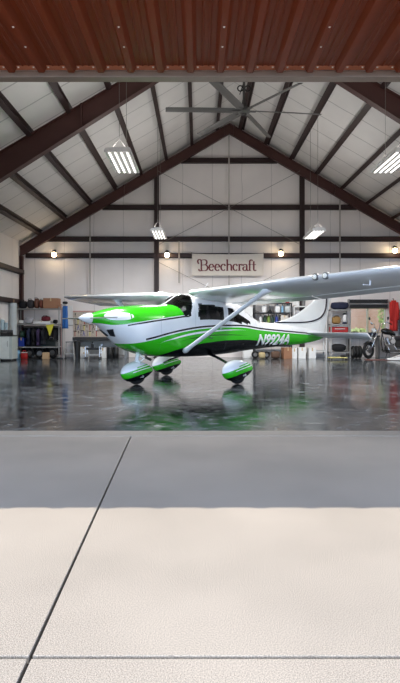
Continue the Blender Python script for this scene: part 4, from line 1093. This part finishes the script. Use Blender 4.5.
def hand_tool(i, kind, cname, m_, x, z, where):
    t = thing({'h': 'hammer', 'p': 'pliers', 's': 'screwdriver', 'w': 'wrench', 'q': 'square'}[kind], '%s %s hanging on the pegboard, %s' % ({'red': 'red-handled', 'black': 'black', 'steel': 'bright steel', 'blue': 'blue-handled', 'grey': 'grey', 'yellow': 'yellow-handled', 'green': 'green-handled'}[cname], {'h': 'hammer', 'p': 'pliers', 's': 'screwdriver', 'w': 'wrench', 'q': 'set square'}[kind], where), 'tool', (x, D1-(.0285 if kind == 'h' else .0235), z), 0, 'hand tools on the pegboard')
    if kind == 'h':
        MB().beam((0, -.015, 0), (0, -.015, .2), .024, .024, (0, 1, 0)).build('handle', m_, t, bevel=.006); MB().tube([(-.06, -.015, .21), (.06, -.015, .21)], [.012, .02], 8).build('head', M_BLACK, t)
    elif kind == 'p':
        for s in (-1, 1): MB().tube([(s*.045, -.012, 0), (s*.03, -.012, .09), (0, -.012, .13), (-s*.012, -.012, .2)], .012, 6).build('handle', m_, t)
    elif kind == 's':
        MB().tube([(0, -.012, .12), (0, -.012, .22)], .016, 8).build('handle', m_, t); MB().tube([(0, -.012, 0), (0, -.012, .12)], .006, 6).build('blade', M_CHROME, t)
    elif kind == 'w':
        MB().beam((0, -.01, .03), (0, -.01, .2), .022, .008, (0, 1, 0)).torus((0, -.01, .22), .024, .008, 'Y', 12, 6).torus((0, -.01, .01), .02, .007, 'Y', 12, 6).build('wrench_body', m_, t)
    else:
        MB().beam((0, -.01, 0), (0, -.01, .24), .03, .006, (0, 1, 0)).build('blade', m_, t); MB().beam((-.02, -.012, .23), (.13, -.012, .23), .03, .014, (0, 1, 0)).build('stock', M_BLACK, t)
spots = ['below the spinner tip', 'beside the black bin', 'next to the white board', 'towards the nose cowling']
n = 0
seen = {}
for r in range(4):
    for c in range(8):
        kind = 'hpswq'[(r*3+c*2+r) % 5]; cname, m_ = TM[(c+r*2) % 7]
        if r == 3 and c in (1, 2): continue
        where = '%s, %s from the white board' % (rows[r], ['first', 'second', 'third', 'fourth', 'fifth', 'sixth', 'seventh', 'eighth'][c])
        hand_tool(n, kind, cname, m_, gx0+.09+c*.125+rnd.uniform(-.015, .015), gz0+.03+r*.245+rnd.uniform(-.01, .01), where); n += 1
bx0_, bx1_ = X_(73, 21.7), X_(127, 21.7); by0, by1 = 21.6, 22.38; bzt = Z_(337.2, 21.7)
wbn = thing('workbench', 'dark workbench below the pegboard behind the nose of the airplane', 'workbench', ((bx0_+bx1_)/2, (by0+by1)/2, 0))
bw_ = bx1_-bx0_; bd_ = by1-by0
MB().span((-bw_/2, -bd_/2, bzt-.12), (bw_/2, bd_/2, bzt)).build('bench_top', mat('dark_bench_top', (44, 44, 46), .6, 0, .2, 8), wbn, bevel=.006)
for sx_ in (-1, 1):
    for sy_ in (-1, 1): MB().span((sx_*(bw_/2-.05)-.04, sy_*(bd_/2-.05)-.04, 0), (sx_*(bw_/2-.05)+.04, sy_*(bd_/2-.05)+.04, bzt-.12)).build('leg', M_GREY, wbn)
MB().span((-bw_/2+.05, bd_/2-.03, .1), (bw_/2-.05, bd_/2-.01, bzt-.12)).build('back_panel', mat('pale_panel', (196, 196, 194), .7), wbn)
bb = thing('black_bin', 'small black bin standing on the step ladder side of the bench floor', 'bin', (X_(77, 21.3), 21.3, 0)) 
bb['label'] = 'tall black bin on the floor between step ladder and workbench'
MB().lathe([(0, 0), (.12, 0), (.14, .66), (.125, .66), (.11, .02), (0, .02)], n=20).build('bin_body', M_BLACK, bb, auto=40)
MB().lathe([(0, .70), (.1, .70), (.148, .68), (.148, .662), (0, .662)], n=20).build('lid', M_BLACK, bb, auto=40)
# step ladder
sl = thing('step_ladder', 'small aluminium two-step ladder in front of the bench end', 'step ladder', (X_(69.7, 20.9), 20.9, 0), .1)
for s in (-1, 1):
    MB().beam((s*.2, -.2, 0), (s*.13, 0, .66), .035, .02, (0, 1, 0)).build('front_rail', M_GAL, sl); MB().beam((s*.19, .24, 0), (s*.13, .03, .64), .025, .02, (0, 1, 0)).build('rear_rail', M_GREY, sl)
for z, w, y in ((.22, .34, -.13), (.44, .29, -.06)): MB().box((0, y, z), (w, .11, .025)).build('step', M_GAL, sl)
MB().box((0, .01, .665), (.3, .2, .025)).build('top_step', M_BLACK, sl)
MB().tube([(-.17, -.1, .3), (-.17, .13, .3)], .006, 6).build('spreader', M_GREY, sl)
# under the bench
carton('white carton on the floor under the bench next to the black bin', X_(84, 21.75), 21.85, 0, .32, .3, .24, M_WHITE, name='white_carton')
carton('second white carton stacked on the lower one under the bench', X_(83.6, 21.75), 21.85, .24, .28, .28, .2, M_WHITE, name='white_carton')
carton('tall white box under the bench just below the nose cowling', X_(102.8, 21.75), 21.85, 0, .26, .3, .42, M_WHITE, name='white_carton')
ct = thing('tool_cart', 'low chrome tool cart with dark tray under the workbench', 'cart', (X_(93, 21.15), 21.2, 0))
for sx_ in (-1, 1):
    for sy_ in (-1, 1):
        MB().tube([(sx_*.27, sy_*.17, .08), (sx_*.27, sy_*.17, .5)], .014, 8).build('leg', M_CHROME, ct); MB().torus((sx_*.27, sy_*.17, .04), .027, .013, 'Y', 14, 6).build('caster', M_RUB, ct, smooth=True)
for z in (.12, .36):
    m = MB(); m.span((-.28, -.18, z), (.28, .18, z+.015))
    for a, b in (((-.28, -.18), (.28, -.165)), ((-.28, .165), (.28, .18)), ((-.28, -.18), (-.265, .18)), ((.265, -.18), (.28, .18))): m.span((a[0], a[1], z), (b[0], b[1], z+.07))
    m.build('tray', M_GAL if z < .3 else M_BLACK, ct)
MB().tube([(.27, -.17, .5), (.34, -.17, .56), (.34, .17, .56), (.27, .17, .5)], .012, 8).build('push_handle', M_CHROME, ct)
ej = thing('floor_jack', 'black hydraulic bottle jack standing on the tool cart', 'jack', (X_(92.6, 21.15), 21.18, .375))
MB().lathe([(0, 0), (.08, 0), (.08, .03), (.05, .04), (.05, .2), (.025, .21), (.025, .27), (.04, .28), (.04, .3), (0, .3)], n=16).build('jack_body', M_BLACK, ej, auto=40); MB().tube([(.05, 0, .05), (.12, 0, .09)], .012, 6).build('pump_lever', M_GREY, ej)
for px, lb in ((109.5, 'black plastic drum under the bench below the air intake'), (115.5, 'second black plastic drum under the bench nearer the nose wheel')):
    t = thing('plastic_drum', lb, 'drum', (X_(px, 21.75), 21.85, 0))
    MB().lathe([(0, 0), (.1, 0), (.115, .02), (.115, .16), (.12, .18), (.115, .2), (.115, .4), (.1, .43), (0, .43)], n=20).build('drum_body', M_BLACK, t, auto=40); MB().lathe([(0, .43), (.03, .43), (.03, .455), (0, .455)], (.05, 0, 0), 10).build('bung', M_GREY, t)

# --- storage rack seen over the tail
RX0, RX1, RY0, RY1 = X_(254, 21.9), X_(291.5, 21.9), 21.75, 22.3
ra, rb, rc_ = Z_(312.5, 21.9), Z_(322.8, 21.9), .5
shelf_unit('storage_rack', 'dark metal storage rack of jugs and bottles behind the tail boom', RX0, RX1, RY0, RY1, (ra, rb, rc_), Z_(303, 21.9), mat('dark_rack_steel', (34, 34, 38), .5, .2))
ry = 21.98; ra += .003; rb += .003
def rx(px): return X_(px, ry)
for i, (px, w, h, lb) in enumerate(((264, .2, .3, 'white jug on the upper rack shelf nearest the wing strut'), (277.5, .22, .33, 'taller white jug on the upper rack shelf beside the black funnel'), (287.5, .24, .335, 'large milky jug at the fin end of the upper rack shelf'))):
    jug(lb, rx(px), ry, ra, w, h, M_WHITE if i < 2 else mat('milky_plastic', (186, 192, 192), .35, 0, .1, 5), capm=M_BLUEP if i == 1 else M_BLACK)
fn = thing('funnel', 'black funnel standing upside down on the upper rack shelf', 'funnel', (rx(270), ry, ra)); MB().lathe([(.1, 0), (.105, .01), (.025, .13), (.018, .26), (.01, .26), (.02, .12), (.09, .01)], n=18).build('cone', M_BLACK, fn, auto=50)
bottle('pale blue bottle on the upper rack shelf beside the tall white jug', rx(282.3), ry, ra, .05, .34, mat('pale_blue_plastic', (130, 176, 206), .4))
for i, (px, h, m_, lb) in enumerate(((260.5, .32, M_WHITE, 'white bottle at the strut end of the middle rack shelf'), (264.8, .3, M_GREENP, 'dark green bottle on the middle rack shelf next to the white one'), (268.6, .34, mat('lime_plastic', (120, 150, 60), .4), 'lime green bottle on the middle rack shelf'),
                                     (272.6, .3, M_GREENP, 'dark green bottle on the middle rack shelf past the lime one'), (276.6, .33, M_BLUEP, 'blue bottle on the middle rack shelf'))): bottle(lb, rx(px), ry, rb, .06, h, m_, grp='bottles on the rack')
carton('small pale box on the middle rack shelf next to the bottles', rx(284), ry, rb, .3, .3, .3, mat('pale_card', (206, 200, 190), .8), name='pale_box')
w_ = thing('white_locker', 'narrow white locker at the strut end of the rack', 'locker', (X_(247.5, 22.05), 22.05, 0))
MB().span((-.19, -.24, 0), (.19, .24, 2.05)).build('locker_body', M_WHITE, w_, bevel=.006); ld = MB().span((-.175, -.256, .05), (.175, -.242, 2.0)).build('door', M_WHITE, w_, bevel=.004); MB().box((.13, -.265, 1.05), (.02, .02, .12)).build('handle', M_GREY, ld)
rtop = Z_(303, 21.9)
MB().span((RX0+.02, RY0, rtop-.03), (RX1-.02, RY1, rtop)).build('top_board', mat('dark_rack_steel', (34, 34, 38), .5, .2), bpy.data.objects['storage_rack'], xf=Matrix.Translation((-(RX0+RX1)/2, -(RY0+RY1)/2, 0)))
for i, (px, h, m_, lb) in enumerate(((257.5, .22, M_GREY, 'grey tin on the highest rack board at the strut end'), (262, .3, M_DARK, 'black can on the highest rack board next to the grey tin'), (272, .26, M_WHITE, 'white canister on the highest rack board beside the black can'),
                                     (280, .3, mat('pale_blue_plastic', (130, 176, 206), .4), 'pale blue canister on the highest rack board'), (287.5, .24, M_REDP, 'red tin on the highest rack board at the fin end'))):
    bottle(lb, rx(px), ry, rtop+.003, .085, h, m_, 'canister', 'canister')
# on the floor below the rack and tail
yf = 21.3
def fx_(px): return X_(px, yf)
bag('yellowish sack on the floor below the registration number', fx_(262), yf, 0, .26, .26, .26, M_SACK, 21, 'sack', 'sack', strap=False)
for px, r, lb in ((256, .15, 'small black wheel on the floor next to the yellowish sack'), (267.6, .14, 'small black wheel between the two sacks on the floor')): tyre(lb, fx_(px), yf+.3, r, .11, .1)
bag('dark brown slumped sack on the floor below the last registration figure', fx_(275.5), yf, 0, .36, .3, .30, mat('dark_brown_sack', (92, 70, 56), .85, 0, .2, 14, bump=.3), 22, 'sack', 'sack', strap=False)
carton('brown cardboard box leaning on the floor below the tail boom', fx_(287), yf+.1, 0, .34, .3, .44, M_CARD, .25)
for i, (px, w, h, lb) in enumerate(((295, .2, .4, 'narrow white box on the floor beside the brown cardboard box'), (302.5, .3, .44, 'wide white box on the floor in the middle of three under the tail'), (312.5, .28, .42, 'white box on the floor below the rudder'))):
    carton(lb, fx_(px), yf+.2, 0, w, .3, h, M_WHITE, .05*(i-1), name='white_carton')
# white double shelf behind the fin
shelf_unit('white_shelf_unit', 'white shelf unit half hidden behind the tail fin', X_(293, 22.0), X_(326, 22.0), 21.85, 22.35, (Z_(306, 22), Z_(318, 22), Z_(330, 22), .3), Z_(301, 22), M_WHITE)
for px, py, w, h, m_, lb in ((297, 306, .2, .2, M_WHITE, 'white tub on the white shelf unit just ahead of the fin'), (303.5, 306, .16, .24, M_GREY, 'grey tin on the white shelf unit beside the white tub'), (297, 318, .22, .3, mat('pale_grey_cloth', (170, 168, 172), .85, 0, .3, 14, bump=.4), 'pale grey bin on the middle board of the white shelf unit')):
    t = thing('storage_tub', lb, 'tub', (X_(px, 22.1), 22.1, Z_(py, 22)+.003)); MB().lathe([(0, 0), (w*.45, 0), (w*.5, h*.9), (w*.44, h*.9), (0, h*.86)], n=18).build('tub_body', m_, t, auto=40); MB().lathe([(0, h), (w*.5, h*.98), (w*.52, h*.9), (0, h*.9)], n=18).build('lid', M_WHITE, t, auto=40)
# shelf by the window
HX0, HX1 = X_(329.5, 21.9), X_(349.5, 21.9)
hz = [Z_(309.5, 21.9), Z_(324, 21.9), Z_(332.5, 21.9)]
shelf_unit('shelf_unit', 'grey shelf unit with a navy bundle on top beside the window', HX0, HX1, 21.7, 22.3, hz+[.25], hz[0]+.02)
hy = 22.0; hz = [z+.003 for z in hz]
bag('navy blue bundle lying on top of the shelf beside the window', X_(339.5, hy), hy, hz[0], .70, .46, .30, M_NAVY, 31, 'cloth_bundle', 'bundle', strap=False)
bag('tan kit bag on the shelf above the red cooler', X_(336, hy), hy, hz[1], .36, .34, .30, mat('tan_cloth', (150, 118, 70), .85, 0, .2, 12, bump=.3), 32)
cl = thing('lantern', 'white camping lantern with dark frame on the shelf beside the tan bag', 'lantern', (X_(344.6, hy), hy, hz[1])); MB().lathe([(0, 0), (.09, 0), (.09, .06), (.06, .08)], n=16).build('lantern_base', M_NAVY, cl, auto=40); MB().lathe([(.06, .08), (.075, .1), (.075, .36), (.06, .38)], n=16).build('globe', M_WHITE, cl, auto=40); MB().lathe([(0, .44), (.05, .43), (.09, .38), (.08, .37), (0, .37)], n=16).build('lantern_cap', M_NAVY, cl, auto=40)
ck = thing('cooler', 'red cooler with white lid on the shelf beside the window', 'cooler', (X_(338.5, hy), hy, hz[2])); MB().span((-.34, -.2, 0), (.34, .2, .22)).build('cooler_body', M_REDP, ck, bevel=.03); MB().span((-.35, -.21, .223), (.35, .21, .28)).build('lid', M_WHITE, ck, bevel=.02); MB().tube([(-.2, -.205, .14), (-.15, -.24, .14), (.15, -.24, .14), (.2, -.205, .14)], .014, 6).build('handle', M_WHITE, ck)
bag('dark tarpaulin heap on the bottom board of the shelf beside the window', X_(338.5, hy), hy, .254, .56, .4, .3, M_DARK, 33, 'tarpaulin', 'tarpaulin', strap=False)
cr_ = thing('creeper_board', 'yellowish low creeper board on casters on the floor before the shelf', 'creeper', (X_(337.5, 20.7), 20.7, 0), .08)
MB().span((-.33, -.2, .06), (.33, .2, .1)).build('deck', mat('yellow_board', (196, 186, 120), .6), cr_, bevel=.01); MB().soft((.22, 0, .13), (.18, .34, .06), 4, .02).build('head_pad', M_DARK, cr_, smooth=True)
for sx_ in (-1, 1):
    for sy_ in (-1, 1): MB().torus((sx_*.27, sy_*.15, .03), .02, .0095, 'Y', 12, 6).build('caster', M_RUB, cr_, smooth=True)
# bench and tyres below the window
nb = thing('window_bench', 'low dark bench under the window behind the motorcycle', 'bench', (X_(364.5, 22.1), 22.24, 0))
nz = Z_(335.5, 21.9)
MB().span((-.62, -.2, nz-.06), (.62, .2, nz)).build('bench_top', M_BLACK, nb, bevel=.005)
for s in (-1, 1): MB().span((s*.57-.03, -.18, 0), (s*.57+.03, .18, nz-.06)).build('leg', M_GREY, nb)
bag('dark helmet bag on the window bench beside the shelf', X_(354.5, 22.1), 22.1, nz, .34, .28, .16, M_DARK, 41, strap=False)
bag('navy cloth on the window bench just behind the motorcycle lamp', X_(372, 22.1), 22.1, nz, .34, .26, .12, M_NAVY, 42, 'folded_cloth', 'cloth', strap=False)
for i, px in enumerate((352.0, 355.2, 358.4)):
    tyre(['upright black tyre under the window bench, next to the shelf post', 'upright black tyre under the window bench, second from the shelf', 'upright black tyre under the window bench, next to the motorcycle wheel'][i], X_(px, 21.6)+.05, 21.6, .25, .125, PI/2, 0, 'upright_tyre', grp='tyres under the window bench')
# red coat and locker
d = 22.1
lk = thing('grey_locker', 'blue-grey metal locker beside the red coat at the window end', 'locker', (X_(408, d), 22.22, 0)); MB().span((-.25, -.25, 0), (.25, .25, 1.95)).build('locker_body', mat('blue_grey_metal', (120, 136, 150), .5), lk, bevel=.006); q = MB().span((-.235, -.266, .05), (.235, -.252, 1.9)).build('door', mat('blue_grey_metal', (120, 136, 150), .5), lk, bevel=.004); MB().box((-.17, -.275, 1.0), (.02, .02, .12)).build('handle', M_GREY, q)
rk = thing('red_coat', 'long bright red coat hanging on the wall between window and locker', 'coat', (X_(393.5, 22.3), 22.28, Z_(299.5, 22.3)))
m = MB(); rings = []
for i in range(10):
    v = i/9; rings.append([Vector((.16*(.6+.4*min(1, v*4))*math.cos(q)*(1+.08*math.sin(4*q+v)), .1*math.sin(q)*(1+.3*math.sin(6*q+2*v)), -.04-1.25*v)) for q in (2*PI*k/26 for k in range(26))])
m.loft(rings); m.build('coat_body', M_RED, rk, smooth=True)
MB().tube([(-.11, -.04, -.12), (-.14, -.07, -.5), (-.13, -.10, -.85)], [.07, .065, .05], 10).build('sleeve', M_RED, rk, smooth=True); MB().tube([(.11, -.04, -.12), (.14, -.07, -.5), (.13, -.10, -.85)], [.07, .065, .05], 10).build('sleeve', M_RED, rk, smooth=True)
MB().tube([(0, 0, -.06), (0, 0, .03), (0, .2, .03)], .012, 6).build('coat_hook', M_BLACK, rk)
# rug and white panel
rg = tag(MB().span((-.95, -.28, 0), (.95, .28, .012)).build('floor_mat', mat('red_brown_rug', (112, 66, 56), .9, 0, .3, 14)), 'reddish brown floor mat under the motorcycle kickstand', 'mat'); rg.location = (X_(392, 20.4), 20.45, 0.001); rg.rotation_euler = (0, 0, -.04)
wp = thing('white_fairing', 'white curved fairing panel lying on the floor mat in front of the motorcycle', 'fairing', (X_(400, 20.3), 20.35, .014), .1)
m = MB(); rings = []
for i in range(12):
    u = i/11; w = .26*math.sin(PI*(.12+.8*u)); hh = .05+.40*u**1.6
    rings.append([Vector((-.5+u*1.0, w*math.cos(q), max(0, hh*math.sin(q)))) for q in (PI*k/10 for k in range(11))])
m.loft(rings, closed=False, c0=False, c1=False); o = m.build('shell', M_WHITE, wp, smooth=True); so = o.modifiers.new('thick', 'SOLIDIFY'); so.thickness = .012; so.offset = 0
MB().tube([(-.3, -.16, .10), (.1, -.2, .2), (.4, -.16, .3)], .008, 6).build('trim_line', M_BLACK, wp)

# --- motorcycle
mx, my = X_(368.4, 21.3), 21.3
mc = thing('motorcycle', 'black and chrome cruiser motorcycle with raked fork parked under the window', 'motorcycle', (mx, my, 0), math.radians(14))
M_TANK = mat('motorcycle_black', (14, 14, 16), .2, 0, .05, 3, coat=.7)
def wheel(nm, x, r, w, steer):
    t = MB().torus((0, 0, 0), r-w*.5, w*.5, 'Y', 32, 12, 1.05).build(nm, M_RUB, mc, smooth=True); t.location = (x, 0, r); t.rotation_euler = (0, 0, steer)
    m = MB(); m.torus((0, 0, 0), r-w*1.02, .014, 'Y', 28, 6); m.build('rim', M_CHROME, t, smooth=True)
    for k in range(10):
        a = 2*PI*k/10; MB().tube([(.03*math.cos(a), .03, .03*math.sin(a)), ((r-w)*math.cos(a+.25), 0, (r-w)*math.sin(a+.25))], .005, 5).build('spoke', M_CHROME, t)
    MB().lathe([(0, -.06), (.05, -.05), (.05, .05), (0, .06)], (0, 0, 0), 16, 'Y').build('hub', M_CHROME, t, auto=40)
    m = MB()
    for k in range(1): m.lathe([(.12, -.005), (.12, .005), (.05, .005), (.05, -.005)], (0, -.07, 0), 22, 'Y')
    m.build('brake_disc', M_GREY, t)
    return t
ST = math.radians(22)
wheel('front_wheel', 0, .33, .12, ST); wheel('rear_wheel', 1.75, .33, .17, 0)
cs, sn = math.cos(ST), math.sin(ST)
def fk(x, y, z): return Vector((x*cs-y*sn, x*sn+y*cs, z))
for s in (-1, 1): MB().tube([fk(0, s*.1, .33), fk(.40, s*.1, .93), fk(.56, s*.1, 1.17)], [.032, .028, .026], 10).build('fork_tube', M_CHROME, mc, smooth=True)
m = MB()
def fender(x0, R, a0, a1, w, fz, tr):
    m = MB(); out = []
    for i in range(13):
        a = math.radians(a0+(a1-a0)*i/12)
        out.append([tr(x0+(R-.03*abs(t)**2)*math.cos(a), t*w/2, fz+(R-.03*abs(t)**2)*math.sin(a)) for t in (-1, -.6, -.2, .2, .6, 1)])
    m.loft(out, False, False, closed=False); o = m.build('fender', M_TANK, mc, smooth=True); q = o.modifiers.new('thick', 'SOLIDIFY'); q.thickness = .006
fender(0, .365, 20, 140, .15, .33, fk); fender(1.75, .37, 20, 165, .21, .33, lambda x, y, z: Vector((x, y, z)))
for s in (-1, 1):
    MB().tube([fk(.56, s*.1, 1.17), fk(.55, s*.14, 1.36), fk(.66, s*.38, 1.42), fk(.80, s*.44, 1.36)], .015, 8).build('handlebar', M_CHROME, mc, smooth=True)
    MB().tube([fk(.72, s*.415, 1.40), fk(.86, s*.455, 1.335)], .021, 8).build('grip', M_RUB, mc)
    g = MB().tube([fk(.66, s*.36, 1.42), fk(.64, s*.42, 1.55)], .008, 6).build('mirror_stem', M_CHROME, mc); MB().lathe([(0, -.012), (.055, -.01), (.065, .01), (0, .014)], fk(.64, s*.43, 1.58), 14, 'X').build('mirror', M_BLACK, g, auto=40)
hl = MB().lathe([(0, .16), (.06, .13), (.105, .03), (.11, 0), (.1, -.01)], (0, 0, 0), 20, 'X').build('headlight', M_CHROME, mc, auto=40); hl.location = fk(.34, 0, 1.10); hl.rotation_euler = (0, 0, ST)
MB().lathe([(.098, -.008), (.05, -.022), (0, -.026)], (0, 0, 0), 18, 'X').build('lens', mat('lamp_glass', (220, 224, 226), .08), hl, smooth=True)
m = MB()
for s in (-1, 1): m.tube([(.6, 0, 1.0), (.62, s*.1, .66), (.72, s*.13, .26), (1.2, s*.13, .24), (1.75, s*.13, .33)], .02, 8)
m.tube([(.55, 0, 1.1), (.9, 0, .98), (1.25, 0, .7), (1.75, 0, .7)], .026, 8); m.build('frame', M_TANK, mc, smooth=True)
m = MB(); rings = []
for x, w, h, z in ((.56, .06, .06, 1.10), (.61, .2, .18, 1.08), (.76, .32, .27, 1.07), (.98, .30, .22, 1.02), (1.14, .18, .13, .95), (1.2, .05, .05, .92)):
    rings.append([Vector((x, w/2*math.cos(q), z+h/2*math.sin(q))) for q in (2*PI*k/18 for k in range(18))])
m.loft(rings); tk = m.build('fuel_tank', M_TANK, mc, smooth=True); MB().lathe([(0, 0), (.035, 0), (.035, .02), (0, .025)], (.82, 0, 1.19), 14).build('filler_cap', M_CHROME, tk, auto=40)
MB().soft((1.34, 0, .80), (.5, .32, .16), 3, .03).build('seat', M_SEAT, mc, smooth=True)
MB().soft((1.68, 0, .88), (.3, .2, .1), 3, .03).build('pillion_seat', M_SEAT, mc, smooth=True)
m = MB(); m.lathe([(0, -.17), (.16, -.15), (.18, 0), (.16, .15), (0, .17)], (.95, 0, .40), 18, 'Y'); m.span((.8, -.11, .22), (1.25, .11, .48)); eng = m.build('engine_case', M_GREY, mc, auto=40)
for sg in (-1, 1):
    base = Vector((.95, 0, .48)); dr_ = Vector((sg*.42, 0, 1)).normalized(); m = MB()
    for k in range(8):
        q = base+dr_*(.06+.04*k); m.tube([q, q+dr_*.02], .105 if k < 7 else .085, 14)
    m.tube([base, base+dr_*.38], .075, 12); m.build('cylinder', M_CHROME, eng, auto=40)
MB().lathe([(0, -.06), (.1, -.05), (.11, .02), (0, .05)], (.95, -.17, .68), 20, 'Y').build('air_cleaner', M_CHROME, mc, auto=40)
for z, x in ((.32, .80), (.42, 1.1)): MB().tube([(x, -.1, .62), (x-.08, -.17, .52), (x+.02, -.2, z-.08), (1.4, -.2, z-.08), (2.1, -.2, z-.04)], [.026, .026, .028, .045, .05], 10).build('exhaust_pipe', M_CHROME, mc, smooth=True)
MB().span((1.05, -.13, .42), (1.45, .13, .72)).build('side_cover', M_TANK, mc, bevel=.03)
MB().soft((1.78, -.24, .56), (.46, .16, .32), 4, .03).build('saddle_bag', M_SEAT, mc, smooth=True)
MB().tube([(.9, .1, .24), (.96, .3, .02)], .012, 6).build('kickstand', M_GREY, mc); MB().tube([(.76, -.28, .32), (.76, .28, .32)], .018, 8).build('foot_peg', M_RUB, mc)
tl = MB().soft((2.1, 0, .64), (.08, .1, .08), 3, 0).build('tail_light', M_REDP, mc, smooth=True)
for s in (-1, 1): MB().tube([(1.75, s*.13, .36), (1.56, s*.13, .72)], .025, 10).build('shock_absorber', M_CHROME, mc)

# ------------------------------------------------------------------ daylight
EL, AZ = math.radians(74), math.radians(8)
sun_d = bpy.data.lights.new('sun', 'SUN'); sun_d.energy = 3.7; sun_d.angle = .009; sun_d.color = (1, .91, .78)
sun = bpy.data.objects.new('sun', sun_d); C.objects.link(sun)
dirv = Vector((math.sin(AZ)*math.cos(EL), math.cos(AZ)*math.cos(EL), -math.sin(EL)))    # travels into the hangar
sun.rotation_euler = dirv.to_track_quat('-Z', 'Y').to_euler()
wd = bpy.data.worlds.new('sky'); SC.world = wd; wd.use_nodes = True; nt = wd.node_tree; bg = nt.nodes['Background']
tc = nd(nt, 'ShaderNodeTexCoord'); sp = nd(nt, 'ShaderNodeSeparateXYZ'); nt.links.new(tc.outputs['Generated'], sp.inputs[0])
cr = nd(nt, 'ShaderNodeValToRGB'); nt.links.new(sp.outputs[2], cr.inputs[0]); e = cr.color_ramp.elements
e[0].position = .22; e[0].color = (2.4, 3.2, 4.4, 1); e[1].position = .9; e[1].color = (.40, .58, .95, 1); x = e.new(.42); x.color = (.62, .82, 1.15, 1)
nt.links.new(cr.outputs[0], bg.inputs[0]); bg.inputs[1].default_value = 1.0

vs = SC.view_settings
SC.display_settings.display_device = 'sRGB'
vs.view_transform = 'Standard'; vs.look = 'None'; vs.exposure = 0; vs.gamma = 1; vs.use_curve_mapping = False
